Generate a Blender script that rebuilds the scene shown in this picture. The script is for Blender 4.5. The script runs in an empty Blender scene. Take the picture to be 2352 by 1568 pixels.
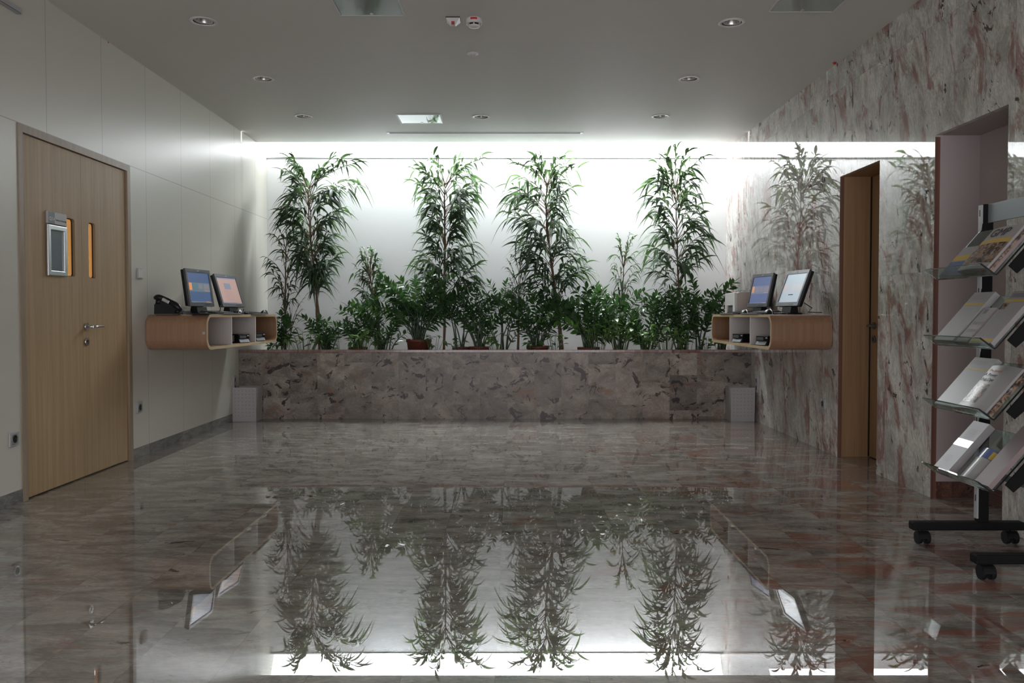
import bpy, bmesh, math, random
from mathutils import Vector, Matrix
R = math.radians
C = bpy.context.scene.collection
SC = bpy.context.scene

# ------------------------------------------------------------------ camera, world, big lights, exposure
EYE = 1.07; F = 1829.0; PITCH = R(1.5); AXIS = 784-(63-F*math.tan(PITCH))   # the lens axis sits a little above the middle of the frame
cd = bpy.data.cameras.new('camera'); cd.sensor_width = 36; cd.lens = F/2352*36; cd.clip_start = .05
cam = bpy.data.objects.new('camera', cd); C.objects.link(cam)
cd.shift_y = -(784-AXIS)/2352
cam.location = (0, 0, EYE); cam.rotation_euler = (R(90)-PITCH, 0, 0)
SC.camera = cam
w = bpy.data.worlds.new('world'); SC.world = w; w.use_nodes = True
w.node_tree.nodes['Background'].inputs[0].default_value = (.8, .9, 1, 1)
w.node_tree.nodes['Background'].inputs[1].default_value = .25
SC.view_settings.view_transform = 'Standard'; SC.view_settings.look = 'None'
SC.view_settings.exposure = 0.15; SC.view_settings.gamma = 1
SC.view_settings.use_curve_mapping = False
SC.cycles.sample_clamp_indirect = 6; SC.cycles.max_bounces = 10; SC.cycles.diffuse_bounces = 6
SC.cycles.caustics_reflective = False; SC.cycles.caustics_refractive = False
SKY = 5.0            # daylight behind the skylight glazing
REAR = 4.2            # strength of the added fill panel behind the camera
def area(name, loc, rot, sx, sy, power, col=(1, 1, 1), spread=180):
    l = bpy.data.lights.new(name, 'AREA'); l.shape = 'RECTANGLE'; l.size = sx; l.size_y = sy
    l.energy = power; l.color = col; l.spread = R(spread)
    o = bpy.data.objects.new(name, l); C.objects.link(o); o.location = loc; o.rotation_euler = rot
    return o
# daylight falling down the skylight shaft onto the planted wall (stronger towards the right)
area('skylight_daylight_forward', (-.17, 8.95, 3.06), (R(-32), 0, 0), 4.2, .22, 120, (.93, .97, 1), 105)
area('skylight_daylight_left', (-1.40, 8.93, 3.02), (R(10), 0, 0), .5, .2, 4, (.88, .95, 1), 150)
area('skylight_daylight_middle', (-.15, 8.93, 3.02), (R(10), 0, 0), .8, .2, 7, (.93, .97, 1), 150)
area('skylight_daylight_right', (1.45, 8.93, 3.02), (R(10), 0, 0), 1.8, .2, 26, (.98, .99, 1), 150)

# ------------------------------------------------------------------ projection: pixel -> point on a plane
def ray(u, v):
    a = (u-1176)/F; b = (AXIS-v)/F; cp, sp = math.cos(PITCH), math.sin(PITCH)
    return Vector((a, cp+b*sp, -sp+b*cp))
def on_x(u, v, X): d = ray(u, v); return Vector((0, 0, EYE))+d*(X/d.x)
def on_y(u, v, Y): d = ray(u, v); return Vector((0, 0, EYE))+d*(Y/d.y)
def on_z(u, v, Z): d = ray(u, v); return Vector((0, 0, EYE))+d*((Z-EYE)/d.z)

# ------------------------------------------------------------------ mesh builder
class MB:
    def __init__(s): s.bm = bmesh.new(); s.mi = 0; s.smooth = False
    def _f(s, faces):
        for f in faces: f.material_index = s.mi; f.smooth = s.smooth
    def face(s, pts):
        vs = [s.bm.verts.new(p) for p in pts]; f = s.bm.faces.new(vs); s._f([f]); return f
    def box(s, x0, x1, y0, y1, z0, z1, bev=0, M=None, seg=2):
        b = bmesh.new(); bmesh.ops.create_cube(b, size=1)
        for v in b.verts:
            v.co = Vector(((x0+x1)/2+v.co.x*(x1-x0), (y0+y1)/2+v.co.y*(y1-y0), (z0+z1)/2+v.co.z*(z1-z0)))
        if bev: bmesh.ops.bevel(b, geom=b.edges[:], offset=bev, segments=seg, affect='EDGES', profile=.5)
        s.merge(b, M); b.free(); return s
    def merge(s, b, M=None):
        mp = {}
        for v in b.verts: mp[v.index if 0 else v] = s.bm.verts.new((M @ v.co) if M else v.co)
        for f in b.faces:
            try: n = s.bm.faces.new([mp[v] for v in f.verts])
            except ValueError: continue
            n.material_index = s.mi; n.smooth = s.smooth
    def mesh(s, me, M=None):
        b = bmesh.new(); b.from_mesh(me); s.merge(b, M); b.free(); return s
    def cyl(s, p0, p1, r0, r1=None, n=16, cap=True):
        return s.tube([p0, p1], [r0, r0 if r1 is None else r1], n, cap)
    def tube(s, pts, rs, n=10, cap=True):
        pts = [Vector(p) for p in pts]
        if not isinstance(rs, (list, tuple)): rs = [rs]*len(pts)
        rings = []; pu = None
        for i, p in enumerate(pts):
            t = (pts[min(i+1, len(pts)-1)]-pts[max(i-1, 0)]).normalized()
            if pu is None: pu = Vector((0, 0, 1)) if abs(t.z) < .9 else Vector((1, 0, 0))
            a = (pu-t*pu.dot(t)).normalized(); pu = a; b = t.cross(a)
            rings.append([s.bm.verts.new(p+(a*math.cos(k*2*math.pi/n)+b*math.sin(k*2*math.pi/n))*rs[i]) for k in range(n)])
        for i in range(len(rings)-1):
            for k in range(n):
                f = s.bm.faces.new([rings[i][k], rings[i][(k+1) % n], rings[i+1][(k+1) % n], rings[i+1][k]])
                f.material_index = s.mi; f.smooth = True
        if cap:
            for r, rev in ((rings[0], True), (rings[-1], False)):
                f = s.bm.faces.new(r[::-1] if rev else r); f.material_index = s.mi
        return s
    def lathe(s, prof, n=32, M=None, close=False):
        rings = []
        for (r, z) in prof:
            rings.append([s.bm.verts.new((M or Matrix()) @ Vector((r*math.cos(k*2*math.pi/n), r*math.sin(k*2*math.pi/n), z))) for k in range(n)])
        for i in range(len(rings)-1):
            for k in range(n):
                try:
                    f = s.bm.faces.new([rings[i][k], rings[i][(k+1) % n], rings[i+1][(k+1) % n], rings[i+1][k]])
                    f.material_index = s.mi; f.smooth = True
                except ValueError: pass
        if close:
            for r in (rings[0], rings[-1]):
                f = s.bm.faces.new(r); f.material_index = s.mi
        return s
    def prism(s, poly, d0, d1, axis='y', M=None):
        """poly: 2D points; extruded along axis between d0 and d1"""
        def P(a, b, d):
            p = {'y': (a, d, b), 'x': (d, a, b), 'z': (a, b, d)}[axis]
            return (M @ Vector(p)) if M else Vector(p)
        A = [s.bm.verts.new(P(a, b, d0)) for a, b in poly]; B = [s.bm.verts.new(P(a, b, d1)) for a, b in poly]
        n = len(poly); fs = [s.bm.faces.new(A), s.bm.faces.new(B[::-1])]
        for i in range(n): fs.append(s.bm.faces.new([A[i], B[i], B[(i+1) % n], A[(i+1) % n]]))
        s._f(fs); return s
    def build(s, name, mats, parent=None, loc=None, rot=None, recalc=True):
        if recalc: bmesh.ops.recalc_face_normals(s.bm, faces=s.bm.faces[:])
        me = bpy.data.meshes.new(name); s.bm.to_mesh(me); s.bm.free()
        for m in (mats if isinstance(mats, (list, tuple)) else [mats]): me.materials.append(m)
        o = bpy.data.objects.new(name, me); C.objects.link(o)
        if parent: o.parent = parent
        if loc: o.location = loc
        if rot: o.rotation_euler = rot
        return o
def empty(name, loc=(0, 0, 0), rz=0, rot=None):
    o = bpy.data.objects.new(name, None); C.objects.link(o); o.location = loc; o.empty_display_size = .1
    o.rotation_euler = rot or (0, 0, rz); return o
def tag(o, label=None, cat=None, group=None, kind=None):
    if label: o['label'] = label
    if cat: o['category'] = cat
    if group: o['group'] = group
    if kind: o['kind'] = kind
    return o
def struct(o): o['kind'] = 'structure'; return o
def rrect(x0, x1, y0, y1, r, n=6):
    out = []
    for cx, cy, a0 in ((x1-r, y1-r, 0), (x0+r, y1-r, 90), (x0+r, y0+r, 180), (x1-r, y0+r, 270)):
        for k in range(n+1):
            a = R(a0+90*k/n); out.append((cx+r*math.cos(a), cy+r*math.sin(a)))
    return out
def circle(cx, cy, r, n=32): return [(cx+r*math.cos(k*2*math.pi/n), cy+r*math.sin(k*2*math.pi/n)) for k in range(n)]
def _eval(cu):
    o = bpy.data.objects.new('t', cu); C.objects.link(o)
    me = bpy.data.meshes.new_from_object(o.evaluated_get(bpy.context.evaluated_depsgraph_get()))
    bpy.data.objects.remove(o); return me
def plate(loops, th, bev=0):
    cu = bpy.data.curves.new('p', 'CURVE'); cu.dimensions = '2D'; cu.fill_mode = 'BOTH'; cu.extrude = th/2-bev; cu.bevel_depth = bev; cu.bevel_resolution = 2
    for lp in loops:
        sp = cu.splines.new('POLY'); sp.points.add(len(lp)-1); sp.use_cyclic_u = True
        for i, p in enumerate(lp): sp.points[i].co = (p[0], p[1], 0, 1)
    return _eval(cu)
def text_mesh(t, size, ext=.0004):
    cu = bpy.data.curves.new('t', 'FONT'); cu.body = t; cu.size = size; cu.extrude = ext; return _eval(cu)
def axes(x, y, z, o=(0, 0, 0)):
    m = Matrix((x, y, z)).transposed().to_4x4(); m.translation = o; return m

# ------------------------------------------------------------------ materials
def mat(name, col=(.5, .5, .5), rough=.5, metal=0, emit=None, es=1, trans=0, ior=1.5, spec=.5, coat=0):
    m = bpy.data.materials.new(name); m.use_nodes = True; p = m.node_tree.nodes['Principled BSDF']
    p.inputs['Base Color'].default_value = (*col, 1); p.inputs['Roughness'].default_value = rough
    p.inputs['Metallic'].default_value = metal; p.inputs['IOR'].default_value = ior
    p.inputs['Specular IOR Level'].default_value = spec; p.inputs['Transmission Weight'].default_value = trans
    p.inputs['Coat Weight'].default_value = coat
    if emit: p.inputs['Emission Color'].default_value = (*emit, 1); p.inputs['Emission Strength'].default_value = es
    return m
class NT:
    def __init__(s, m): s.t = m.node_tree; s.p = s.t.nodes['Principled BSDF']
    def _in(s, sock, v):
        if isinstance(v, bpy.types.NodeSocket): s.t.links.new(v, sock)
        elif v is not None: sock.default_value = v
    def m(s, op, a, b=None, c=None, clamp=False):
        n = s.t.nodes.new('ShaderNodeMath'); n.operation = op; n.use_clamp = clamp
        s._in(n.inputs[0], a); s._in(n.inputs[1], b); s._in(n.inputs[2], c); return n.outputs[0]
    def sep(s, v): n = s.t.nodes.new('ShaderNodeSeparateXYZ'); s._in(n.inputs[0], v); return n.outputs
    def comb(s, x, y, z): n = s.t.nodes.new('ShaderNodeCombineXYZ'); s._in(n.inputs[0], x); s._in(n.inputs[1], y); s._in(n.inputs[2], z); return n.outputs[0]
    def obj(s): return s.t.nodes.new('ShaderNodeTexCoord').outputs['Object']
    def noise(s, v, sc, det=6, rough=.55, dist=0, col=False):
        n = s.t.nodes.new('ShaderNodeTexNoise'); s._in(n.inputs['Vector'], v); n.inputs['Scale'].default_value = sc
        n.inputs['Detail'].default_value = det; n.inputs['Roughness'].default_value = rough; n.inputs['Distortion'].default_value = dist
        return n.outputs['Color' if col else 'Fac']
    def white(s, v): n = s.t.nodes.new('ShaderNodeTexWhiteNoise'); n.noise_dimensions = '3D'; s._in(n.inputs['Vector'], v); return n.outputs
    def sm(s, v, a, b, lo=0., hi=1.):
        n = s.t.nodes.new('ShaderNodeMapRange'); n.interpolation_type = 'SMOOTHSTEP'; s._in(n.inputs[0], v)
        for i, x in enumerate((a, b, lo, hi)): n.inputs[i+1].default_value = x
        return n.outputs[0]
    def mix(s, f, a, b, bt='MIX'):
        n = s.t.nodes.new('ShaderNodeMix'); n.data_type = 'RGBA'; n.blend_type = bt
        s._in(n.inputs[0], f); s._in(n.inputs[6], a if isinstance(a, bpy.types.NodeSocket) else (*a, 1)); s._in(n.inputs[7], b if isinstance(b, bpy.types.NodeSocket) else (*b, 1)); return n.outputs[2]
    def bump(s, h, st, d=.01):
        n = s.t.nodes.new('ShaderNodeBump'); s._in(n.inputs['Height'], h); n.inputs['Strength'].default_value = st; n.inputs['Distance'].default_value = d
        s.t.links.new(n.outputs[0], s.p.inputs['Normal'])
    def col(s, c): s._in(s.p.inputs['Base Color'], c)
    def rough(s, c): s._in(s.p.inputs['Roughness'], c)

def marble(name, uv, tile, stretch, base=(.15, .137, .122), light=(.32, .30, .272), red=(.20, .085, .06), dark=(.035, .02, .018),
           redamt=.0, darkamt=.0, rough=.05, joint=.0022, jdark=.45, redside=None, warm=(.33, .22, .12), stag=1.0, ior=1.55, off=(0, 0), vary=.3, skew=0., line=None):
    """uv = the two axes the slabs lie in; tile = slab size; stretch = feature lengthening on both axes"""
    m = mat(name, rough=rough, ior=ior); n = NT(m); xyz = n.sep(n.obj())
    U, V = xyz['XYZ'.index(uv[0])], xyz['XYZ'.index(uv[1])]
    cu = n.m('DIVIDE', n.m('ADD', U, off[0]), tile[0]); ci = n.m('FLOOR', cu)
    rc = n.white(n.comb(ci, 3.3, 0))['Value']
    cv = n.m('ADD', n.m('DIVIDE', n.m('ADD', V, off[1]), tile[1]), n.m('MULTIPLY', rc, stag)); ri = n.m('FLOOR', cv)
    cell = n.white(n.comb(ci, ri, 7.7)); cr = n.sep(cell['Color'])
    fu, fv = n.m('FRACT', cu), n.m('FRACT', cv)
    def edge(f, t): return n.m('LESS_THAN', n.m('MULTIPLY', n.m('MINIMUM', f, n.m('SUBTRACT', 1., f)), t), joint/2)
    jt = n.m('MAXIMUM', edge(fu, tile[0]), edge(fv, tile[1]))
    if line: jt = n.m('MAXIMUM', jt, n.m('LESS_THAN', n.m('ABSOLUTE', n.m('SUBTRACT', V, line)), .0018))
    Us = n.m('ADD', U, n.m('MULTIPLY', V, skew))
    P = n.comb(n.m('ADD', n.m('DIVIDE', Us, stretch[0]), n.m('MULTIPLY', cr[0], 9.)), n.m('ADD', n.m('DIVIDE', V, stretch[1]), n.m('MULTIPLY', cr[1], 9.)), n.m('MULTIPLY', cr[2], 9.))
    # warp the coordinates so that the flow lines bend
    wv = n.t.nodes.new('ShaderNodeVectorMath'); wv.operation = 'MULTIPLY_ADD'
    n._in(wv.inputs[0], n.noise(P, 1.4, 3, .5, 0, True)); wv.inputs[1].default_value = (.55, .55, .55); n._in(wv.inputs[2], P); W = wv.outputs[0]
    g = n.sm(n.noise(W, 2.3, 9, .62, .4), .33, .68)
    c = n.mix(g, base, light)
    c = n.mix(n.m('MULTIPLY', n.sm(n.noise(W, 3.1, 6, .6, .8), .55, .72), .35), c, warm)
    fine = n.sm(n.noise(W, 22, 4, .7), .35, .7, .80, 1.16)
    c = n.mix(1., c, n.comb(fine, fine, fine), 'MULTIPLY')
    rn = n.noise(W, 1.25, 8, .66, 1.1)
    rn = n.m('ADD', rn, n.m('MULTIPLY', n.m('SUBTRACT', n.noise(W, 9, 5, .7, .5), .5), .22))
    rn = n.m('ADD', rn, n.m('MULTIPLY', n.m('SUBTRACT', n.noise(n.obj(), .9, 2), .5), .16))
    if redside is not None:   # stone gets redder along one axis of the room
        rn = n.m('ADD', rn, n.sm(U, redside[0], redside[1], -.07, .06))
    c = n.mix(n.m('MULTIPLY', n.sm(rn, .585-redamt, .73-redamt), .85), c, red)
    dn = n.noise(W, 1.9, 8, .66, 1.6)
    c = n.mix(n.sm(dn, .685-darkamt, .70-darkamt), c, dark)
    wn = n.m('ABSOLUTE', n.m('SUBTRACT', n.noise(W, 1.7, 5, .55, 1.2), .5))
    wl = n.m('MULTIPLY', n.sm(wn, .0, .006, 1., 0.), n.sm(n.noise(P, 2.2, 2), .5, .62))
    c = n.mix(n.m('MULTIPLY', wl, .5), c, (.50, .47, .43))
    dv = n.m('ABSOLUTE', n.m('SUBTRACT', n.noise(W, 2.6, 6, .6, 2.), .47))
    dl = n.m('MULTIPLY', n.sm(dv, .0, .008, 1., 0.), n.sm(n.noise(P, 1.6, 2), .52, .6))
    c = n.mix(n.m('MULTIPLY', dl, .7), c, dark)
    br = n.m('ADD', 1-vary/2, n.m('MULTIPLY', cell['Value'], vary)); c = n.mix(1., c, n.comb(br, br, br), 'MULTIPLY')
    c = n.mix(n.m('MULTIPLY', jt, jdark), c, (.03, .028, .025))
    n.col(c); n.rough(rough)
    return m
def wood(name, a, b, axis='Z', sc=1., rough=.38, coat=0):
    m = mat(name, rough=rough, coat=coat); n = NT(m); o = n.sep(n.obj()); k = {'X': (1.2, 45, 45), 'Y': (45, 1.2, 45), 'Z': (45, 45, 1.2)}[axis]
    v = n.comb(*[n.m('MULTIPLY', o[i], k[i]*sc) for i in range(3)])
    g = n.noise(v, 1, 6, .65); g2 = n.noise(v, .22, 2, .5)
    c = n.mix(n.sm(g, .3, .72), a, b); c = n.mix(n.m('MULTIPLY', g2, .35), c, tuple(x*.6 for x in a)); n.col(c); n.bump(g, .08, .002); return m

M = {}
M['floor'] = marble('floor_marble', 'XY', (.277, .86), (.62, .22), redside=(-.6, 2.0), darkamt=.035, redamt=.055, rough=.008, ior=1.72, stag=1.0, off=(.05, 0), vary=.12, jdark=.55, joint=.0016, skew=.25, line=3.885)
M['wallstone'] = marble('wall_marble', 'YZ', (.655, 1.42), (.24, .56), base=(.40, .385, .36), light=(.66, .64, .60), redamt=.088, darkamt=.075, red=(.25, .115, .10), dark=(.08, .055, .05), rough=.02, ior=1.62, off=(.04, .10), stag=0, skew=-.2, vary=.16, jdark=.4)
M['planterstone'] = marble('planter_marble', 'XZ', (.277, .36), (.38, .30), base=(.17, .147, .125), light=(.38, .335, .295), darkamt=.105, redamt=.02, red=(.25, .13, .08), rough=.30, ior=1.35, off=(.05, .0), vary=.55, jdark=.15, stag=1., joint=.001)
M['redstone'] = marble('red_marble', 'XY', (.9, .9), (.12, .2), base=(.15, .075, .06), light=(.26, .16, .13), redamt=.1, darkamt=.06, rough=.12, jdark=0)
M['basestone'] = marble('grey_skirting_marble', 'YZ', (.62, 2.), (.3, .1), base=(.15, .15, .14), light=(.27, .27, .26), rough=.2, darkamt=-.1, redamt=-.3, off=(.1, .5), stag=0)
M['nichebase'] = marble('dark_red_skirting_marble', 'XZ', (.14, 2.), (.15, .15), base=(.11, .05, .04), light=(.20, .10, .08), rough=.2, darkamt=.05, off=(.1, .5), stag=0)
M['plaster'] = mat('ceiling_plaster', (.66, .645, .62), .6)
M['whitewall'] = mat('white_paint', (.80, .81, .82), .7)
M['nichewall'] = mat('mauve_grey_paint', (.42, .375, .365), .7)
# left wall: satin laminate panels with fine joints
m = mat('cream_panel_laminate', rough=.33); n = NT(m); o = n.sep(n.obj())
def line(val, period, off, wd): f = n.m('FRACT', n.m('DIVIDE', n.m('ADD', val, off), period)); return n.m('LESS_THAN', n.m('MULTIPLY', n.m('MINIMUM', f, n.m('SUBTRACT', 1., f)), period), wd/2)
j = n.m('MAXIMUM', line(o[1], .647, .37, .006), n.m('LESS_THAN', n.m('ABSOLUTE', n.m('SUBTRACT', o[2], 2.152)), .0035))
n.col(n.mix(n.m('MULTIPLY', j, .45), (.60, .585, .52), (.12, .11, .09))); M['panel'] = m
M['oak'] = wood('oak_veneer', (.40, .275, .15), (.50, .36, .21), 'Z', rough=.5)
M['oak'].node_tree.nodes['Principled BSDF'].inputs['Specular IOR Level'].default_value = .4
M['oakdark'] = wood('oak_reveal', (.33, .20, .10), (.42, .27, .15), 'Z', rough=.45)
M['shelfwood'] = wood('shelf_veneer', (.31, .18, .105), (.38, .23, .14), 'Z', 1.0, .4)
M['shelfedge'] = wood('shelf_plywood_edge', (.50, .38, .22), (.58, .45, .28), 'Y', 1.0, .45)
M['framewood'] = wood('door_frame_wood', (.30, .23, .16), (.37, .29, .21), 'Z', rough=.45)
M['white'] = mat('white_board', (.62, .60, .58), .4)
M['black'] = mat('black_plastic', (.010, .010, .012), .35, spec=.3)
M['blackmetal'] = mat('black_powder_coat', (.009, .009, .010), .7, spec=.15)
M['rubber'] = mat('caster_rubber', (.010, .010, .011), .6, spec=.2)
M['bezel'] = mat('graphite_bezel', (.075, .08, .088), .4)
M['chrome'] = mat('brushed_steel', (.62, .62, .62), .22, 1)
M['boardgrey'] = mat('blue_grey_board', (.22, .25, .265), .35)
M['alu'] = mat('aluminium', (.55, .57, .58), .3, 1)
M['greyplastic'] = mat('grey_plastic', (.42, .43, .44), .35)
M['lightplastic'] = mat('light_plastic', (.68, .67, .66), .4)
M['beige'] = mat('beige_plastic', (.50, .44, .40), .45)
M['darkgrey'] = mat('dark_grey', (.10, .105, .11), .5)
M['redplastic'] = mat('red_plastic', (.45, .03, .03), .4)
M['soil'] = mat('potting_soil', (.035, .022, .015), .95)
M['terracotta'] = mat('terracotta_plastic', (.16, .045, .03), .5)
M['trayglass'] = mat('green_glass', (.72, .90, .86), .01, trans=1, ior=1.5)
M['clear'] = mat('clear_glass', (.95, .97, .97), .02, trans=1, ior=1.45)
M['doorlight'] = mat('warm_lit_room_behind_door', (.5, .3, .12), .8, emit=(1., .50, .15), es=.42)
M['panelglass'] = mat('polished_hatch', (.42, .45, .44), .06, .55)
M['frost'] = mat('grey_insert', (.20, .245, .27), .18)
M['signgrey'] = mat('sign_grey', (.13, .16, .17), .4)
M['ink'] = mat('printed_ink', (.03, .03, .035), .5)
M['greyink'] = mat('grey_print', (.28, .27, .27), .5)
M['paper'] = mat('paper', (.33, .318, .318), .4)
M['gloss'] = mat('glossy_paper', (.34, .34, .335), .32)
M['pinkpaper'] = mat('pinkish_paper', (.30, .24, .24), .5)
M['yellow'] = mat('ochre_print', (.52, .36, .07), .4)
M['orange'] = mat('orange_print', (.45, .22, .08), .4)
M['bluepr'] = mat('blue_print', (.10, .15, .30), .25)
M['photo'] = mat('photo_print', rough=.25); n = NT(M['photo']); q = n.noise(n.obj(), 38, 5, .6, 1.0, True)
c1 = n.mix(n.sm(n.sep(q)[0], .35, .65), (.035, .025, .02), (.33, .22, .15)); n.col(n.mix(n.sm(n.sep(q)[1], .55, .7), c1, (.30, .34, .42)))
M['skylight'] = mat('daylight_glazing', (.8, .8, .8), .5, emit=(.93, .97, 1), es=SKY)
M['slot'] = mat('daylight_slot', (.8, .8, .8), .5, emit=(1, .99, 1), es=3)
M['rearfill'] = mat('rear_fill_glow', (.8, .8, .8), .5, emit=(.97, .95, 1), es=REAR)  # glow of the unseen panel added to light the room from the camera side
def leafmat(name, a, b, rough, trans=.12):
    m = mat(name, rough=rough, spec=.28); n = NT(m); n.col(n.mix(n.sm(n.noise(n.obj(), 9, 2), .35, .65), a, b))
    out = m.node_tree.nodes['Material Output']; tr = m.node_tree.nodes.new('ShaderNodeBsdfTranslucent'); tr.inputs[0].default_value = (b[0]*2.2, b[1]*2.3, b[2]*1.5, 1)
    mx = m.node_tree.nodes.new('ShaderNodeMixShader'); mx.inputs[0].default_value = trans
    m.node_tree.links.new(n.p.outputs[0], mx.inputs[1]); m.node_tree.links.new(tr.outputs[0], mx.inputs[2]); m.node_tree.links.new(mx.outputs[0], out.inputs[0]); return m
M['ficus'] = leafmat('long_fig_leaf', (.028, .055, .032), (.055, .095, .050), .55, .16)
M['zz'] = leafmat('glossy_leaf', (.028, .070, .026), (.055, .12, .040), .24, .12)
M['zzlight'] = leafmat('young_glossy_leaf', (.06, .16, .04), (.12, .26, .06), .25, .2)
M['pothos'] = leafmat('trailing_leaf', (.07, .16, .05), (.16, .27, .09), .3, .2)
M['bark'] = mat('bark', rough=.85); n = NT(M['bark']); n.col(n.mix(n.noise(n.obj(), 40, 4), (.07, .045, .03), (.26, .18, .12)))
M['zzstem'] = mat('green_stem', (.035, .065, .03), .35)

# ------------------------------------------------------------------ room
XL, XR, YB, ZC, YC = -2.79, 2.44, 9.10, 2.95, 8.77
YF = 8.12; YR = -3.0
def bx(name, mt, *a, **k): return struct(MB().box(*a, **k).build(name, mt))
bx('floor', M['floor'], -3.2, 3.2, YR-.2, YB+.2, -.1, 0)
# downlight positions on the ceiling
LAMPS = [(467, 49), (605, 181), (697, 267), (1105, 268), (1517, 267), (1583, 181), (1681, 52)]
lp = [on_z(u, v, ZC) for u, v in LAMPS]
slot0, slot1 = on_z(895, 305, ZC), on_z(1333, 305, ZC); sy = slot0.y
loops = [[(-3.2, YR-.2), (3.2, YR-.2), (3.2, YC), (-3.2, YC)]] + [circle(p.x, p.y, .066) for p in lp]
loops.append([(slot0.x, sy-.022), (slot1.x, sy-.022), (slot1.x, sy+.022), (slot0.x, sy+.022)])
mb = MB(); mb.mesh(plate(loops, .14), Matrix.Translation((0, 0, ZC+.07))); struct(mb.build('ceiling', M['plaster'], recalc=False))
bx('trim_1', M['whitewall'], -3.2, 3.2, YC-.16, YC, ZC+.141, 3.7)                # upstand behind the ceiling edge, inside the shaft
# left wall around the double door
D0, D1, DZ = 4.515, 5.835, 2.150
mb = MB(); T = .16
mb.box(XL-T, XL, YR, D0, .075, ZC); mb.box(XL-T, XL, D1, 8.245, .075, ZC); mb.box(XL-T, XL, D0, D1, DZ, ZC); mb.box(XL-T, XL, 8.275, 9.3, .075, 3.7); mb.box(XL-T, XL, 8.24, 8.28, .075, 2.84)
struct(mb.build('wall_left', M['panel']))
mb = MB(); mb.box(XL-T, XL+.002, YR, D0, 0, .075); mb.box(XL-T, XL+.002, D1, YF, 0, .075); struct(mb.build('baseboard_left', M['basestone']))
# bright daylight slots in both side walls just under the ceiling
o = MB().box(XL-.03, XL-.012, 8.245, 8.275, 2.842, 2.949).build('trim_2', M['slot']); struct(o)
# right wall around the door and the niche
A0, A1, AZ, N0, N1, NZ = 5.31, 5.95, 2.09, 3.94, 4.62, 2.10
mb = MB(); T = .03
for (y0, y1, z0, z1) in ((YR, N0, 0, ZC), (N1, A0, 0, ZC), (A1, 8.245, 0, ZC), (N0, N1, NZ, ZC), (A0, A1, AZ, ZC), (8.275, 9.3, 0, 3.7), (8.245, 8.275, 0, 2.84)):
    mb.box(XR, XR+T, y0, y1, z0, z1)
struct(mb.build('wall_right', M['wallstone']))
bx('trim_3', M['slot'], XR+.010, XR+.028, 8.246, 8.274, 2.842, 2.949)
# marble returns of the two openings
mb = MB()
for y in (A1, N1): mb.box(XR+.0005, XR+T, y-.002, y+.001, 0, 2.09)
struct(mb.build('trim_4', M['redstone']))
# niche
mb = MB(); mb.box(XR+T, 2.9, N1, N1+.08, 0, NZ+.1); mb.box(2.70, 2.9, N0-.1, N1, 0, NZ+.1); mb.box(XR+T, 2.7, N0-.1, N1, NZ, NZ+.1); mb.box(XR+T, 2.9, N0-.1, N0, 0, NZ+.1)
struct(mb.build('wall_niche', M['nichewall']))
mb = MB(); mb.box(XR+T, 2.70, N1-.012, N1, 0, .095); mb.box(2.688, 2.70, N0, N1-.012, 0, .095); struct(mb.build('baseboard_niche', M['nichebase']))
# back wall, shaft, glazing
bx('wall_back', M['whitewall'], -3.2, 3.2, YB, YB+.2, 0, 2.84)
bx('trim_5', M['alu'], XL, XR, YB-.012, YB+.004, 2.838, 2.852)
bx('wall_shaft', M['whitewall'], -3.2, 3.2, 9.30, 9.4, 0, 3.7)
mb = MB(); mb.prism([(9.29, 2.86), (9.30, 2.87), (8.79, 3.56), (8.78, 3.55)], XL+.001, XR-.001, 'x'); struct(mb.build('window_1', M['skylight']))
# wall behind the camera, its opening filled by an added glowing panel for frontal light
mb = MB(); mb.box(-3.2, -2.75, YR-.2, YR, 0, ZC); mb.box(2.40, 3.2, YR-.2, YR, 0, ZC); mb.box(-2.75, 2.4, YR-.2, YR, 2.3, ZC); mb.box(-2.75, 2.4, YR-.2, YR, 0, .06)
struct(mb.build('wall_rear', M['plaster']))
bx('rear_fill_panel', M['rearfill'], -2.75, 2.4, YR-.12, YR-.08, .06, 2.3)
bx('wall_outer_left', M['plaster'], -3.25, -3.2, YR-.2, 9.4, 0, 3.7)
bx('wall_outer_right', M['plaster'], 3.2, 3.25, YR-.2, 9.4, 0, 3.7)
bx('trim_6', M['plaster'], -3.25, 3.25, 8.6, 9.4, 3.7, 3.75)

# double door in the left wall (door_1)
d = struct(empty('door_1', (XL, 0, 0)))
mb = MB(); fx = .006
mb.box(-.12, fx, D0, D0+.045, 0, DZ); mb.box(-.12, fx, D1-.045, D1, 0, DZ); mb.box(-.12, fx, D0+.045, D1-.045, DZ-.045, DZ)
mb.build('door_frame', M['framewood'], d)
mb = MB(); mb.box(-.12, -.05, D0, D1, .0, .006); mb.build('threshold', M['darkgrey'], d)
MID = 5.193
def leaf(y0, y1, s0, s1, withhandle):
    hole = rrect(s0, s1, 1.309, 1.675, .022)
    me = plate([[(y0, .008), (y1, .008), (y1, DZ-.049), (y0, DZ-.049)], hole], .028)
    mb = MB(); mb.mesh(me, axes((0, 1, 0), (0, 0, 1), (1, 0, 0), (-.0235, 0, 0)))
    lf = mb.build('door_leaf', M['oak'], d, recalc=False)
    mb = MB(); mb.box(-.034, -.030, s0-.004, s1+.004, 1.305, 1.679); mb.build('window_pane', M['clear'], lf)
    mb = MB(); mb.mesh(plate([rrect(s0-.001, s1+.001, 1.308, 1.676, .022), rrect(s0+.004, s1-.004, 1.313, 1.671, .018)], .004), axes((0, 1, 0), (0, 0, 1), (1, 0, 0), (-.028, 0, 0))); mb.build('gasket', M['black'], lf, recalc=False)
    return lf
lf1 = leaf(D0+.048, MID-.0015, 5.015, 5.115, False)
lf2 = leaf(MID+.0015, D1-.048, 5.278, 5.365, True)
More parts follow.
